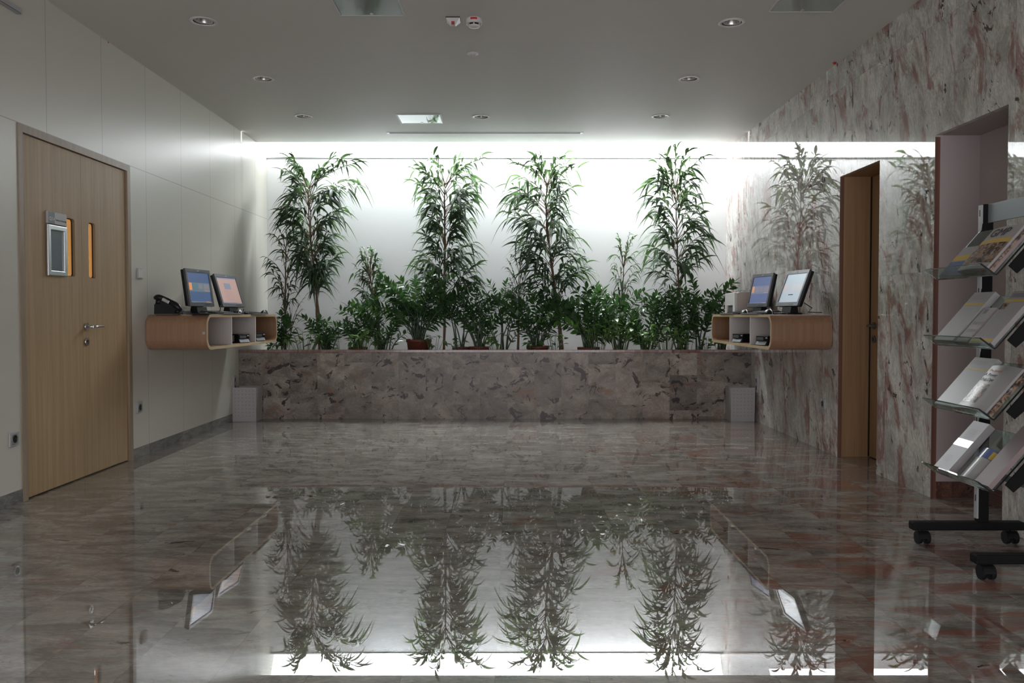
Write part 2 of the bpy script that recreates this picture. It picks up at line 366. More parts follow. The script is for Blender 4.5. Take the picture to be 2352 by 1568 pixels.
mb = MB(); mb.box(-.118, -.112, D0+.05, D1-.05, 1.2, 1.8); mb.build('lit_room', M['doorlight'], d)
def lever(parent, X, Y, Z, sx, mt, dirY):
    mb = MB(); mb.cyl((X, Y, Z), (X+.010*sx, Y, Z), .026, n=24); mb.cyl((X+.009*sx, Y, Z), (X+.05*sx, Y, Z), .009)
    mb.tube([(X+.048*sx, Y-.004*dirY, Z), (X+.052*sx, Y+.03*dirY, Z), (X+.052*sx, Y+.125*dirY, Z)], [.009, .008, .0075]); mb.build('door_handle', mt, parent)
    mb = MB(); mb.cyl((X, Y, Z-.10), (X+.010*sx, Y, Z-.10), .026, n=24); mb.build('escutcheon', mt, parent)
    mb = MB(); mb.cyl((X+.009*sx, Y, Z-.094), (X+.0115*sx, Y, Z-.094), .008); mb.box(min(X+.009*sx, X+.0115*sx), max(X+.009*sx, X+.0115*sx), Y-.004, Y+.004, Z-.115, Z-.094); mb.build('keyhole', M['black'], parent)
h = on_x(201, 750, XL)
lever(lf2, -.0095, h.y, h.z, 1, M['chrome'], 1)

# name plate and picture frame on the left leaf
def wallpt(u, v, X=XL): p = on_x(u, v, X); return p.y, p.z
y0, z1 = wallpt(108, 489); y1, z0 = wallpt(152, 520); y1 -= .006
s = tag(empty('door_sign', (XL-.009, 0, 0)), 'silver name plate CK4 above the frame on the oak door', 'sign')
SZ0, SZ1 = 1.616, 1.690
MB().box(.0, .016, y0, y1, SZ0, SZ1, .002).build('plate', M['greyplastic'], s)
ym = y0+.33*(y1-y0)
MB().box(.0155, .0175, y0+.003, ym, SZ0+.003, SZ1-.003).build('number_field', M['signgrey'], s)
TX = lambda Y, Z, X: axes((0, 1, 0), (0, 0, 1), (1, 0, 0), (X, Y, Z))
MB().mesh(text_mesh('CK4', .030), TX(y0+.008, SZ0+.020, .0178)).build('number', M['lightplastic'], s, recalc=False)
MB().mesh(text_mesh('Telekom Slovenije', .0165), TX(ym+.006, SZ0+.022, .0165)).build('name_text', M['ink'], s, recalc=False)
f = tag(empty('notice_frame', (XL-.009, 0, 0)), 'silver clip frame with empty grey insert on the oak door', 'frame')
ft, fb = 1.606, 1.308
MB().mesh(plate([[(y0, fb), (y1, fb), (y1, ft), (y0, ft)], [(y0+.022, fb+.022), (y1-.022, fb+.022), (y1-.022, ft-.022), (y0+.022, ft-.022)]], .018, .005), TX(0, 0, .009)).build('border', M['alu'], f, recalc=False)
MB().box(.001, .006, y0+.01, y1-.01, fb+.01, ft-.01).build('insert', M['frost'], f)

# door_2 in the right wall: oak reveal, leaf, lever
d = struct(empty('door_2', (XR, 0, 0)))
mb = MB(); mb.box(.03, .36, A1, A1+.05, 0, AZ+.05); mb.build('reveal', M['oakdark'], d)
mb = MB(); mb.box(.03, .36, A0-.05, A0, 0, AZ+.05); mb.build('reveal', M['oakdark'], d)
mb = MB(); mb.box(.03, .36, A0, A1, AZ, AZ+.05); mb.build('head', M['oakdark'], d)
lf = MB().box(.235, .28, A0+.003, A1-.012, .006, AZ-.003).build('door_leaf', M['oakdark'], d)
MB().box(.228, .25, A1-.012, A1-.001, .006, AZ-.003).build('gasket', M['black'], d)
lever(lf, .235, A1-.075, on_y(1995, 748, 5.87).z, -1, M['darkgrey'], -1)
MB().cyl((.225, A0+.03, 1.66), (.225, A0+.03, 1.76), .008).build('hinge', M['black'], lf)

# ------------------------------------------------------------------ wall devices
def socket(u, v, X, label, name='wall_socket', dark=False, n=1):
    p = on_x(u, v, X); sx = 1 if X < 0 else -1
    r = tag(empty(name, (X, p.y, p.z), rot=(0, 0, 0 if X < 0 else math.pi)), label, 'socket')
    hh = .041*n
    MB().box(0, .009, -.041, .041, -hh, hh, .002).build('cover_plate', M['greyplastic'], r)
    for k in range(n):
        zc = (k-(n-1)/2)*.075
        mb = MB(); mb.mesh(plate([circle(0, 0, .028), circle(0, 0, .0215)], .004), TX(0, zc, .0105)); mb.box(.0085, .0115, -.030, .030, zc-.030, zc-.028); mb.build('ring', M['alu'], r, recalc=False)
        MB().cyl((.0085, 0, zc), (.0095, 0, zc), .0215, n=24).build('well', M['black'], r)
    return r
socket(30, 1008, XL, 'grey wall socket low on cream wall left of the oak door')
socket(319, 935, XL, 'grey wall socket low on cream wall below the near end of the desk')
socket(538, 880, XL, 'grey socket strip on cream wall above the waste bin', n=2)
socket(1739.5, 882, XR, 'grey socket strip on marble wall above the waste bin', n=2)
socket(1892, 927, XR, 'grey wall socket low on marble wall left of the narrow door')
p = on_x(319.5, 628, XL)
r = tag(empty('light_switch', (XL, p.y, p.z)), 'white rocker switch on cream wall right of the oak door', 'switch')
MB().box(0, .010, -.04, .04, -.04, .04, .002).build('cover_plate', M['greyplastic'], r)
mb = MB(); mb.prism([(.009, -.032), (.014, -.032), (.022, .032), (.009, .032)], -.032, .032, 'y'); mb.build('rocker', M['lightplastic'], r)
# long fixture high on the left wall, cut by the frame
p = on_x(51, 33, XL+.03)
r = tag(empty('wall_fixture', (XL, p.y, p.z)), 'long grey box fixture high on cream wall near the ceiling', 'fixture')
MB().box(0, .03, -.6, 0, 0, .032, .002).build('housing', M['greyplastic'], r)
MB().box(.029, .031, -.6, -.012, -.0, .003).build('seam', M['darkgrey'], r)

# ------------------------------------------------------------------ ceiling devices
def downlight(i, p, label):
    r = tag(empty('ceiling_spotlight', (p.x, p.y, ZC)), label, 'ceiling light', 'round recessed spotlights in the ceiling')
    MB().lathe([(.064, .0), (.085, .0), (.086, -.003), (.083, -.005), (.064, -.004), (.064, .0)]).build('trim_ring', M['lightplastic'], r)
    MB().lathe([(.0655, .0), (.0655, .09), (.02, .09)], 32).build('housing', M['darkgrey'], r)
    Mt = Matrix.Rotation(R((-1)**i*4), 4, 'Y')
    MB().lathe([(.046, .004), (.058, .0), (.058, .006), (.046, .01), (.046, .004)], 32, Mt).build('tilt_ring', M['lightplastic'], r)
    rf = MB().lathe([(.046, .006), (.040, .025), (.022, .05), (.008, .058)], 24, Mt).build('reflector', M['chrome'], r)
    MB().lathe([(.006, .056), (.007, .034), (.004, .026), (.0005, .024)], 12, Mt).build('bulb', M['lightplastic'], rf)
LB = ['round spotlight nearest the camera on the left of the ceiling', 'middle spotlight of the left ceiling row', 'farthest spotlight of the left ceiling row above the tallest left plant',
      'single spotlight in the centre of the ceiling right of the small hatch', 'farthest spotlight of the right ceiling row', 'middle spotlight of the right ceiling row', 'round spotlight nearest the camera on the right of the ceiling']
for i, p in enumerate(lp): downlight(i, p, LB[i])
def hatch(p0, p1, label, key=False):
    r = tag(empty('ceiling_hatch', ((p0.x+p1.x)/2, (p0.y+p1.y)/2, ZC)), label, 'ceiling hatch')
    a, b = abs(p1.x-p0.x)/2, abs(p1.y-p0.y)/2
    MB().mesh(plate([[(-a, -b), (a, -b), (a, b), (-a, b)], [(-a+.012, -b+.012), (a-.012, -b+.012), (a-.012, b-.012), (-a+.012, b-.012)]], .006), Matrix.Translation((0, 0, -.003))).build('frame', M['lightplastic'], r, recalc=False)
    MB().box(-a+.014, a-.014, -b+.014, b-.014, -.004, -.0005).build('door_panel', M['panelglass'], r)
    MB().cyl((0, b-.04, -.007), (0, b-.04, -.004), .012, n=20).build('lock', M['chrome'], r)
a = on_z(920, 262, ZC); b = on_z(1020, 283, ZC); bl = on_z(912, 262, ZC)
hatch(Vector((on_z(921, 283, ZC).x, b.y, 0)), Vector((on_z(1020, 283, ZC).x, a.y, 0)), 'small polished hatch in the ceiling near the planter')
q = on_z(781, 35, ZC); hatch(Vector((q.x, q.y, 0)), Vector((on_z(931, 35, ZC).x, q.y-.42, 0)), 'polished ceiling hatch cut by the top edge, left of the smoke detector')
q = on_z(1762, 27, ZC); hatch(Vector((q.x, q.y, 0)), Vector((on_z(1914, 27, ZC).x, q.y-.42, 0)), 'polished ceiling hatch cut by the top edge, beside the marble wall')
r = tag(empty('air_diffuser', ((slot0.x+slot1.x)/2, sy, ZC)), 'long dark slot air diffuser in the ceiling before the planter', 'air vent'); hw = (slot1.x-slot0.x)/2
MB().mesh(plate([[(-hw-.03, -.03), (hw+.03, -.03), (hw+.03, .03), (-hw-.03, .03)], [(-hw, -.02), (hw, -.02), (hw, .02), (-hw, .02)]], .004), Matrix.Translation((0, 0, -.002))).build('frame', M['greyplastic'], r, recalc=False)
mb = MB()
for z, y in ((.01, -.007), (.01, .007)): mb.box(-hw+.002, hw-.002, y-.0012, y+.0012, 0, .03)
for k in range(9): x = -hw+.12+k*(2*hw-.24)/8; mb.box(x-.06, x+.06, -.02, .02, .018, .02)
mb.build('vane', M['darkgrey'], r); MB().box(-hw+.002, hw-.002, -.021, .021, .04, .05).build('duct', M['black'], r)
p = on_z(1041, 44, ZC)
r = tag(empty('alarm_sounder', (p.x, p.y, ZC)), 'small square white alarm unit on the ceiling beside the smoke detector', 'alarm')
MB().box(-.046, .046, -.046, .046, -.006, 0, .002).build('base_plate', M['black'], r)
mb = MB(); A_ = [(-.044, -.044, -.006), (.044, -.044, -.006), (.044, .044, -.006), (-.044, .044, -.006)]; B_ = [(-.014, -.014, -.042), (.014, -.014, -.042), (.014, .014, -.042), (-.014, .014, -.042)]
for k in range(4): mb.face([A_[k], A_[(k+1) % 4], B_[(k+1) % 4], B_[k]])
mb.face(B_); mb.face(A_[::-1]); mb.build('cover', M['lightplastic'], r)
MB().box(-.010, .010, -.032, -.012, -.040, -.024).build('lens', M['redplastic'], r)
p = on_z(1089, 44, ZC)
r = tag(empty('smoke_detector', (p.x, p.y, ZC)), 'round white smoke detector with red label on the ceiling', 'smoke detector')
MB().lathe([(0.001, 0), (.050, 0), (.052, -.004), (.052, -.022), (.046, -.026), (0.001, -.026)]).build('base', M['lightplastic'], r)
MB().lathe([(.036, -.026), (.036, -.042), (.001, -.042)]).build('sensor_chamber', M['black'], r)
mb = MB(); mb.lathe([(.050, -.026), (.050, -.032), (.040, -.034), (.040, -.030)]); mb.lathe([(.038, -.042), (.034, -.050), (.015, -.054), (.001, -.055)], 24)
for k in range(6): a_ = R(60*k+30); mb.box(.034, .040, -.004, .004, -.044, -.026, M=Matrix.Rotation(a_, 4, 'Z'))
mb.build('head', M['lightplastic'], r)
mb = MB()
for k in range(-3, 3):
    a0, a1 = R(-90+k*8), R(-90+(k+1)*8); rr = .0526
    mb.face([(rr*math.cos(a0), rr*math.sin(a0), -.018), (rr*math.cos(a1), rr*math.sin(a1), -.018), (rr*math.cos(a1), rr*math.sin(a1), -.005), (rr*math.cos(a0), rr*math.sin(a0), -.005)])
mb.build('label_strip', M['redplastic'], r)
p = on_z(1086, 123, ZC)
r = tag(empty('motion_sensor', (p.x, p.y, ZC)), 'small white dome sensor on the ceiling behind the smoke detector', 'sensor')
MB().lathe([(.001, 0), (.040, 0), (.040, -.004), (.020, -.012), (.001, -.013)]).build('base', M['lightplastic'], r)
MB().lathe([(.018, -.011), (.017, -.019), (.010, -.025), (.001, -.027)], 20).build('dome', M['greyplastic'], r)
for (u, v, lab) in ((245, 96, 'tiny red indicator on the ceiling beside the cream wall'), (1917, 143, 'tiny red indicator on the ceiling beside the marble wall')):
    p = on_z(u, v, ZC); r = MB().lathe([(.001, 0), (.014, 0), (.013, -.008), (.008, -.014), (.001, -.016)], 20).build('indicator_lamp', M['redplastic'], None, (p.x, p.y, ZC)); tag(r, lab, 'indicator')

# ------------------------------------------------------------------ planter
PT = .706
r = tag(empty('planter', (0, YF, 0)), 'long marble planter wall across the room holding all the plants', 'planter')
MB().box(XL+.003, XR-.001, 0, .06, 0, PT-.03).build('front_panel', M['planterstone'], r)
MB().box(XL+.003, XR-.001, -.004, .07, PT-.029, PT, .002).build('capping', M['redstone'], r)
SOIL = .60
mb = MB(); N = 60
gx = [XL+.003+(XR-XL-.004)*k/N for k in range(N+1)]; gy = [.06+(YB-YF-.062)*k/10 for k in range(11)]; rnd = random.Random(3)
vs = [[mb.bm.verts.new((x, y, SOIL+rnd.uniform(-.012, .012))) for x in gx] for y in gy]
for a in range(10):
    for b in range(N): mb.bm.faces.new([vs[a][b], vs[a][b+1], vs[a+1][b+1], vs[a+1][b]])
mb.build('soil', M['soil'], r)

# ------------------------------------------------------------------ wall desks
def desk(side):
    X = XL if side < 0 else XR; s = -side    # s: direction into the room
    r = tag(empty('wall_desk', (X, 6.96, .795)), 'floating oak desk with three open bays on the %s wall' % ('cream' if side < 0 else 'marble'), 'desk')
    L, H, D, t = .905, .272, .47, .022
    outer = rrect(-L, L, 0, H, .085, 8); inner = rrect(-L+t, L-t, t, H-t, .066, 8)
    MX = axes((0, 1, 0), (0, 0, 1), (1, 0, 0), (s*D/2, 0, 0))
    MB().mesh(plate([outer, inner], D-.008), MX).build('shell', M['shelfwood'], r, recalc=False)
    MX = axes((0, 1, 0), (0, 0, 1), (1, 0, 0), (s*(D-.002), 0, 0))
    MB().mesh(plate([outer, inner], .004), MX).build('front_edge', M['shelfedge'], r, recalc=False)
    MB().box(*sorted((s*.002, s*.012)), -L+.03, L-.03, .02, H-.02).build('back_panel', M['white'], r)
    for y in (6.61-6.96, 7.225-6.96): MB().box(*sorted((s*.012, s*(D-.006))), y-.008, y+.008, t, H-t).build('divider', M['white'], r)
    if side < 0: MB().box(s*.435, s*.455, -L-.001, -L+.001, .12, .14).build('sticker', M['greyplastic'], r)
    return r
desk(-1); desk(1)
DT = .795+.272       # desk top height

def monitor(loc, rz, tilt, kind, label, W=.372, Hh=.298, lift=.066):
    """faces local -Y; tilt leans the top back"""
    r = tag(empty('computer_monitor', loc, rz), label, 'monitor', 'flat monitors on the wall desks')
    MB().mesh(plate([rrect(-.105, .105, -.075, .09, .04)], .014, .004), Matrix.Translation((0, 0, .007))).build('stand_base', M['black'], r, recalc=False)
    mb = MB(); mb.prism([(.0, .012), (.075, .012), (.06, .16), (.03, .16)], -.04, .04, 'x'); mb.prism([(-.01, .012), (.06, .012), (.05, .06), (.0, .06)], -.075, .075, 'x'); mb.build('stand_neck', M['black'], r)
    TM = Matrix.Translation((0, .0, lift)) @ Matrix.Rotation(-R(tilt), 4, 'X')
    XZ = axes((1, 0, 0), (0, 0, 1), (0, -1, 0)); b = .022
    out = rrect(-W/2, W/2, 0, Hh, .004, 2); inn = [(-W/2+b, b+.008), (W/2-b, b+.008), (W/2-b, Hh-b-.004), (-W/2+b, Hh-b-.004)]
    MB().mesh(plate([out, inn], .018, .0015), TM @ XZ).build('bezel', M['bezel'], r, recalc=False)
    mb = MB(); mb.box(-W/2+.003, W/2-.003, .007, .035, .004, Hh-.004, .004, TM); mb.box(-W/2+.05, W/2-.05, .03, .06, .05, Hh-.05, .012, TM); mb.build('back_shell', M['black'], r)
    x0, x1, z0, z1 = -W/2+b, W/2-b, b+.008, Hh-b-.004
    def q(mb, a0, a1, c0, c1, mi, d=0):
        mb.mi = mi; X0, X1 = x0+(x1-x0)*a0, x0+(x1-x0)*a1; Z0, Z1 = z0+(z1-z0)*c0, z0+(z1-z0)*c1
        mb.face([TM @ Vector((x, -.0030-d, z)) for x, z in ((X0, Z0), (X1, Z0), (X1, Z1), (X0, Z1))])
    mb = MB()
    E = {'blue': [(.055, .10, .22), (.75, .30, .10), (.12, .17, .22), (.08, .17, .21), (.20, .20, .22)], 'pink': [(.46, .29, .25), (.55, .28, .16), (.20, .23, .31), (.36, .23, .21), (.16, .20, .32)],
         'viol': [(.085, .12, .27), (.62, .30, .14), (.16, .18, .27), (.20, .20, .28), (.22, .20, .26)], 'pale': [(.36, .45, .52), (.50, .42, .40), (.42, .44, .50), (.38, .44, .50), (.44, .46, .50)]}[kind]
    ms = []
    for k, e in enumerate(E):
        key = 'screen_%s_%d' % (kind, k)
        if key not in M: M[key] = mat('screen_light', (.02, .02, .02), .28, emit=e, es=.75)
        ms.append(M[key])
    q(mb, 0, 1, 0, 1, 0)
    if kind == 'pink':
        q(mb, .30, .62, .55, .78, 2, .0006); q(mb, .20, .26, .66, .78, 1, .0006); q(mb, 0, 1, 0, .05, 4, .0006); q(mb, .75, .98, .015, .035, 1, .001); q(mb, 0, 1, .95, 1, 4, .0006)
        for k in range(9): q(mb, .25, .6+.05*(k % 3), .48-.045*k, .49-.045*k, 3, .0006)
    else:
        q(mb, .0, 1, .36, .66, 2, .0006); q(mb, .02, .16, .41, .645, 1, .001); q(mb, .18, .42, .42, .62, 3, .001); q(mb, .46, .64, .46, .62, 4, .001); q(mb, .70, .96, .44, .62, 4, .001); q(mb, .72, .97, .395, .41, 1, .001)
        q(mb, .74, .93, .012, .03, 1, .001); q(mb, 0, 1, 0, .035, 2, .0006)
        for k in range(13):
            if kind != 'pale': q(mb, .02, .045, .95-k*.07, .965-k*.07, 1, .001)
    mb.build('screen', ms, r, recalc=False)
    MB().mesh(text_mesh('IBM', .014, .0005), TM @ Matrix.Translation((-.013, -.0098, Hh-.019)) @ XZ).build('badge', M['lightplastic'], r, recalc=False)
    mb = MB()
    for k in range(5): mb.box(W/2-.15+k*.018, W/2-.139+k*.018, -.0105, -.008, .010, .014, 0, TM)
    mb.build('buttons', M['black'], r)
    return r
def at_desk(u, X): return 1829*abs(X)/abs(u-1177)
monitor((-2.50, 6.42, DT), R(82), 8, 'blue', 'graphite monitor with blue desktop beside the telephone')
monitor((-2.48, 7.10, DT), R(80), 17, 'pink', 'graphite monitor showing a pink page, tilted back, on the cream wall desk')
monitor((2.17, 7.05, DT), R(-80), 12, 'viol', 'graphite monitor with violet blue desktop in front of the label printer')
monitor((2.18, 6.32, DT), R(-83), 20, 'pale', 'graphite monitor with washed-out pale screen at the near end of the marble wall desk')

def keyboard(x, y, rz, label, side):
    r = tag(empty('computer_keyboard', (x, y, DT), rz), label, 'keyboard', 'black keyboards on the wall desks')
    mb = MB(); mb.prism([(-.075, .001), (-.075, .010), (.075, .026), (.075, .001)], -.22, .22, 'x'); mb.build('case', M['black'], r)
    mb = MB(); Rr = Matrix.Translation((0, 0, .0185)) @ Matrix.Rotation(math.atan2(.016, .15), 4, 'X')
    for i in range(6):
        for jx in range(21): mb.box(-.212+jx*.0202, -.212+jx*.0202+.017, -.052+i*.02, -.052+i*.02+.016, 0, .007, 0, Rr)
    mb.build('keys', M['blackkey'], r)
    MB().box(-.22, .22, -.12, -.078, .001, .012, .003).build('wrist_rest', M['darkgrey'], r)
M['blackkey'] = mat('black_keys', (.03, .03, .033), .3)
keyboard(-2.43, 6.60, R(90), 'black keyboard below the blue left monitor', -1)
keyboard(-2.42, 7.30, R(90), 'black keyboard at the far end of the cream wall desk', -1)
keyboard(2.08, 6.60, R(-90), 'black keyboard in front of the pale monitor on the marble wall desk', 1)
keyboard(2.08, 7.30, R(-90), 'black keyboard beside the label printer', 1)
def mouse(x, y, rz, label):
    r = tag(empty('computer_mouse', (x, y, DT), rz), label, 'mouse', 'black mice with silver rims')
    mb = MB(); mb.smooth = True
    b = bmesh.new(); bmesh.ops.create_uvsphere(b, u_segments=20, v_segments=12, radius=1)
    for v in b.verts: v.co = Vector((v.co.x*.062, v.co.y*.034, max(0, v.co.z)*.040+.001))
    mb.merge(b); b.free(); mb.build('shell', M['black'], r)
    pts = [(-.062*math.cos(R(180*k/14)), -.012, .001+.041*math.sin(R(180*k/14))) for k in range(15)]
    MB().tube(pts, .003, 8).build('silver_rim', M['alu'], r)
mouse(-2.36, 6.90, R(90), 'black mouse with silver rim between the two keyboards, cream wall desk')
mouse(-2.37, 7.62, R(90), 'black mouse with silver rim at the far end of the cream wall desk')
mouse(2.02, 6.93, R(90), 'black mouse with silver rim below the violet screen')
mouse(2.02, 6.28, R(90), 'black mouse with silver rim at the near end of the marble wall desk')

# cables behind the monitors
for k, (pts, lab) in enumerate(([[(-2.42, 6.62, DT+.075), (-2.44, 6.66, DT+.03), (-2.55, 6.72, DT+.004), (-2.62, 6.5, DT+.004)], 'grey cable hanging behind the blue left monitor'],
                               [[(-2.44, 7.25, DT+.05), (-2.47, 7.30, DT+.02), (-2.6, 7.32, DT+.004), (-2.68, 7.2, DT+.004)], 'grey cable behind the pink screen'],
                               [[(2.28, 6.22, DT+.09), (2.32, 6.16, DT+.05), (2.26, 6.08, DT+.018), (2.38, 6.12, DT+.015)], 'black cable behind the pale monitor'])):
    tag(MB().tube(pts, .0035, 8).build('monitor_cable', M['darkgrey'] if k < 2 else M['black']), lab, 'cable')

# telephone
r = tag(empty('desk_telephone', (-2.66, 6.16, DT), R(0)), 'black corded desk telephone at the near end of the cream wall desk', 'telephone')
mb = MB(); mb.prism([(-.075, .002), (-.07, .05), (-.055, .098), (-.03, .10), (.12, .022), (.125, .002)], -.02, .15, 'y'); mb.build('body', M['black'], r)
mb = MB(); sl = math.atan2(-.078, .15); KM = Matrix.Translation((-.03, 0, .101)) @ Matrix.Rotation(-sl, 4, 'Y')
mb.box(.05, .165, .035, .14, -.002, .004, .001, KM); mb.build('keypad_plate', M['greyplastic'], r)
mb = MB()
for i in range(5):
    for jx in range(4): mb.box(.058+i*.021, .072+i*.021, .042+jx*.024, .058+jx*.024, .003, .009, .001, KM)
mb.build('keys', M['lightplastic'], r)
MB().box(.0, .043, .045, .13, 0, .006, .001, KM).build('display', M['frost'], r)
mb = MB(); hp = []; 
for k in range(13):
    t = k/12; hp.append(((-.085+.205*t), -.045, .115-.098*t + .032*math.sin(math.pi*t)**.8+.012))
mb.tube(hp, [.012, .022, .026, .024, .020, .0175, .017, .0175, .020, .024, .026, .022, .012], 14); hs = mb.build('handset', M['black'], r)
mb = MB(); mb.box(-.03, .03, -.006, .006, -.013, .013, .004, Matrix.Translation((.01, -.0615, .105)) @ Matrix.Rotation(R(28), 4, 'Y')); mb.build('silver_inlay', M['alu'], hs)
mb = MB(); mb.cyl((-.05, -.045, .08), (-.05, -.045, .118), .024, .022); mb.cyl((.095, -.045, .012), (.095, -.045, .035), .024, .022); mb.box(-.06, .12, -.06, -.015, .002, .02, .004); mb.prism([(-.08, .002), (-.078, .075), (-.05, .108), (-.02, .112), (.095, .045), (.115, .002)], -.062, -.026, 'y'); mb.build('cradle', M['black'], r)
tag(MB().box(-.07, .07, -.18, .18, .001, .006, .002).build('desk_pad', M['black'], None, (-2.40, 6.22, DT), (0, 0, R(8))), 'thin black folder lying beside the desk telephone', 'folder')

# small card readers in the desk bays
def reader(x, y, side, label):
    s = -side
    r = tag(empty('card_reader', (x, y, .795+.022), R(-24) if side < 0 else math.pi+R(24)), label, 'card reader', 'black card readers in the desk bays')
    MB().box(-.13, 0, -.07, .07, .001, .078, .004).build('housing', M['black'], r)
    MB().box(-.001, .008, -.055, .02, .040, .064, .002).build('slot_panel', M['darkgrey'], r)
    mb = MB(); mb.prism([(-.001, .006), (.018, .006), (-.001, .036)], -.06, .055, 'y'); mb.build('front_flap', M['darkgrey'], r)
    MB().box(-.001, .002, .042, .062, .058, .066).build('logo_badge', M['lightplastic'], r)
    MB().box(-.001, .002, .0, .004, .044, .050).build('indicator', M['greyplastic'], r)
    return r
r = reader(-2.355, 6.99, -1, 'black card reader with white side label in the middle bay, cream wall desk')
MB().box(-.09, -.045, -.0715, -.0695, .012, .068).build('side_label', M['greyplastic'], r)
reader(-2.355, 7.44, -1, 'black card reader in the far bay of the cream wall desk')
reader(2.01, 7.09, 1, 'black card reader in the middle bay, marble wall desk')
reader(2.01, 6.40, 1, 'black card reader in the near bay of the marble wall desk')

# label printer on the right desk
r = tag(empty('label_printer', (2.26, 7.62, DT)), 'beige and white label printer at the far end of the marble wall desk', 'printer')
MB().mesh(plate([rrect(-.16, .16, .002, .205, .035)], .34, .004), axes((1, 0, 0), (0, 0, 1), (0, -1, 0))).build('housing', M['beige'], r, recalc=False)
mb = MB(); mb.box(-.178, -.155, -.172, .172, .13, .205, .006); mb.box(-.178, -.155, -.172, -.10, .002, .14, .004); mb.box(-.178, -.155, .10, .172, .002, .14, .004); mb.box(-.178, -.155, -.11, .11, .085, .14, .004); mb.build('front_cover', M['lightplastic'], r)
MB().box(-.165, -.15, -.1, .1, .01, .085).build('slot', M['darkgrey'], r)
MB().box(-.12, .05, -.13, .13, .204, .212, .003).build('lid', M['lightplastic'], r)
MB().box(.0, .035, -.1745, -.1715, .12, .155).build('vent', M['darkgrey'], r)

# ------------------------------------------------------------------ waste bins
m = mat('perforated_grey_metal', rough=.45); n = NT(m); o = n.sep(n.obj())
def dots(a, b):
    fa = n.m('SUBTRACT', n.m('FRACT', n.m('DIVIDE', a, .036)), .5); fb = n.m('SUBTRACT', n.m('FRACT', n.m('DIVIDE', b, .036)), .5)
    return n.m('LESS_THAN', n.m('SQRT', n.m('ADD', n.m('MULTIPLY', fa, fa), n.m('MULTIPLY', fb, fb))), .085)
nm = m.node_tree.nodes.new('ShaderNodeNewGeometry'); nx = n.sep(nm.outputs['Normal'])
sel = n.m('GREATER_THAN', n.m('ABSOLUTE', nx[1]), .5)
dd = n.m('ADD', n.m('MULTIPLY', dots(o[0], o[2]), sel), n.m('MULTIPLY', dots(o[1], o[2]), n.m('SUBTRACT', 1., sel)))
dd = n.m('MULTIPLY', dd, n.m('MULTIPLY', n.m('GREATER_THAN', o[2], .04), n.m('LESS_THAN', o[2], .31)))
n.col(n.mix(dd, (.42, .41, .41), (.05, .05, .05))); M['bin'] = m
def wbin(x, y, label, b=.118, t=.121, H=.335):
    r = tag(empty('waste_bin', (x, y, 0)), label, 'waste bin', 'square grey waste bins')
    mb = MB()
    def ring(w_, z): return [mb.bm.verts.new((sx*w_, sy_*w_*.84, z)) for sx, sy_ in ((-1, -1), (1, -1), (1, 1), (-1, 1))]
    R_ = [ring(b, 0), ring(t, H), ring(t-.004, H), ring(b-.004, .006)]
    for a_, c_ in zip(R_, R_[1:]):
        for k in range(4): mb.bm.faces.new([a_[k], a_[(k+1) % 4], c_[(k+1) % 4], c_[k]])
    mb.bm.faces.new(R_[0][::-1]); mb.bm.faces.new(R_[3]); mb.build('body', M['bin'], r)
    MB().mesh(plate([[(-t-.001, -t*.84-.001), (t+.001, -t*.84-.001), (t+.001, t*.84+.001), (-t-.001, t*.84+.001)], [(-t+.006, -t*.84+.006), (t-.006, -t*.84+.006), (t-.006, t*.84-.006), (-t+.006, t*.84-.006)]], .006), Matrix.Translation((0, 0, H))).build('rim', M['bin'], r, recalc=False)
wbin(-2.668, 8.013, 'perforated grey waste bin in the corner by the cream wall')
wbin(2.300, 8.013, 'perforated grey waste bin in the corner by the marble wall')

# ------------------------------------------------------------------ plants
def leafblade(mb, base, d, L, W, droop, roll, segs=6, fold=.25, tipt=.5):
    """one leaf: a folded, drooping blade"""
    d = d.normalized(); up = Vector((0, 0, 1))
    side = d.cross(up)
    if side.length < .1: side = Vector((1, 0, 0))
    side.normalize(); side = Matrix.Rotation(roll, 3, d) @ side
    nrm = side.cross(d).normalized()
    prev = None
    for k in range(segs+1):
        t = k/segs; c = base+d*(L*t); c.z -= droop*L*t*t
        wd = W*.5*(math.sin(math.pi*min(1, t**tipt)) if 0 < t < 1 else .02)
        wd = max(wd, W*.03)
        row = [c-side*wd+nrm*(fold*wd), c, c+side*wd+nrm*(fold*wd)]
        row = [mb.bm.verts.new(lim(p)) for p in row]
        if prev:
            for q in range(2):
                f = mb.bm.faces.new([prev[q], prev[q+1], row[q+1], row[q]]); f.smooth = True; f.material_index = mb.mi
        prev = row
def lim(p):
    p = Vector(p)
    if p.y > YB-.02: p.y = YB-.02-(p.y-YB+.02)*.2
    if p.y < YC+.05 and p.z > ZC-.02: p.z = ZC-.02
    if p.y >= YC-.0: p.z = min(p.z, 3.1)
    p.x = max(XL+.02, min(XR-.02, p.x)); p.y = min(p.y, YB-.004)
    return p
def interp(tab, y):
    if y <= tab[0][0]: return tab[0][1:]
    for a, b in zip(tab, tab[1:]):
        if y <= b[0]:
            t = (y-a[0])/(b[0]-a[0]); return tuple(a[i]+(b[i]-a[i])*t for i in range(1, len(a)))
    return tab[-1][1:]
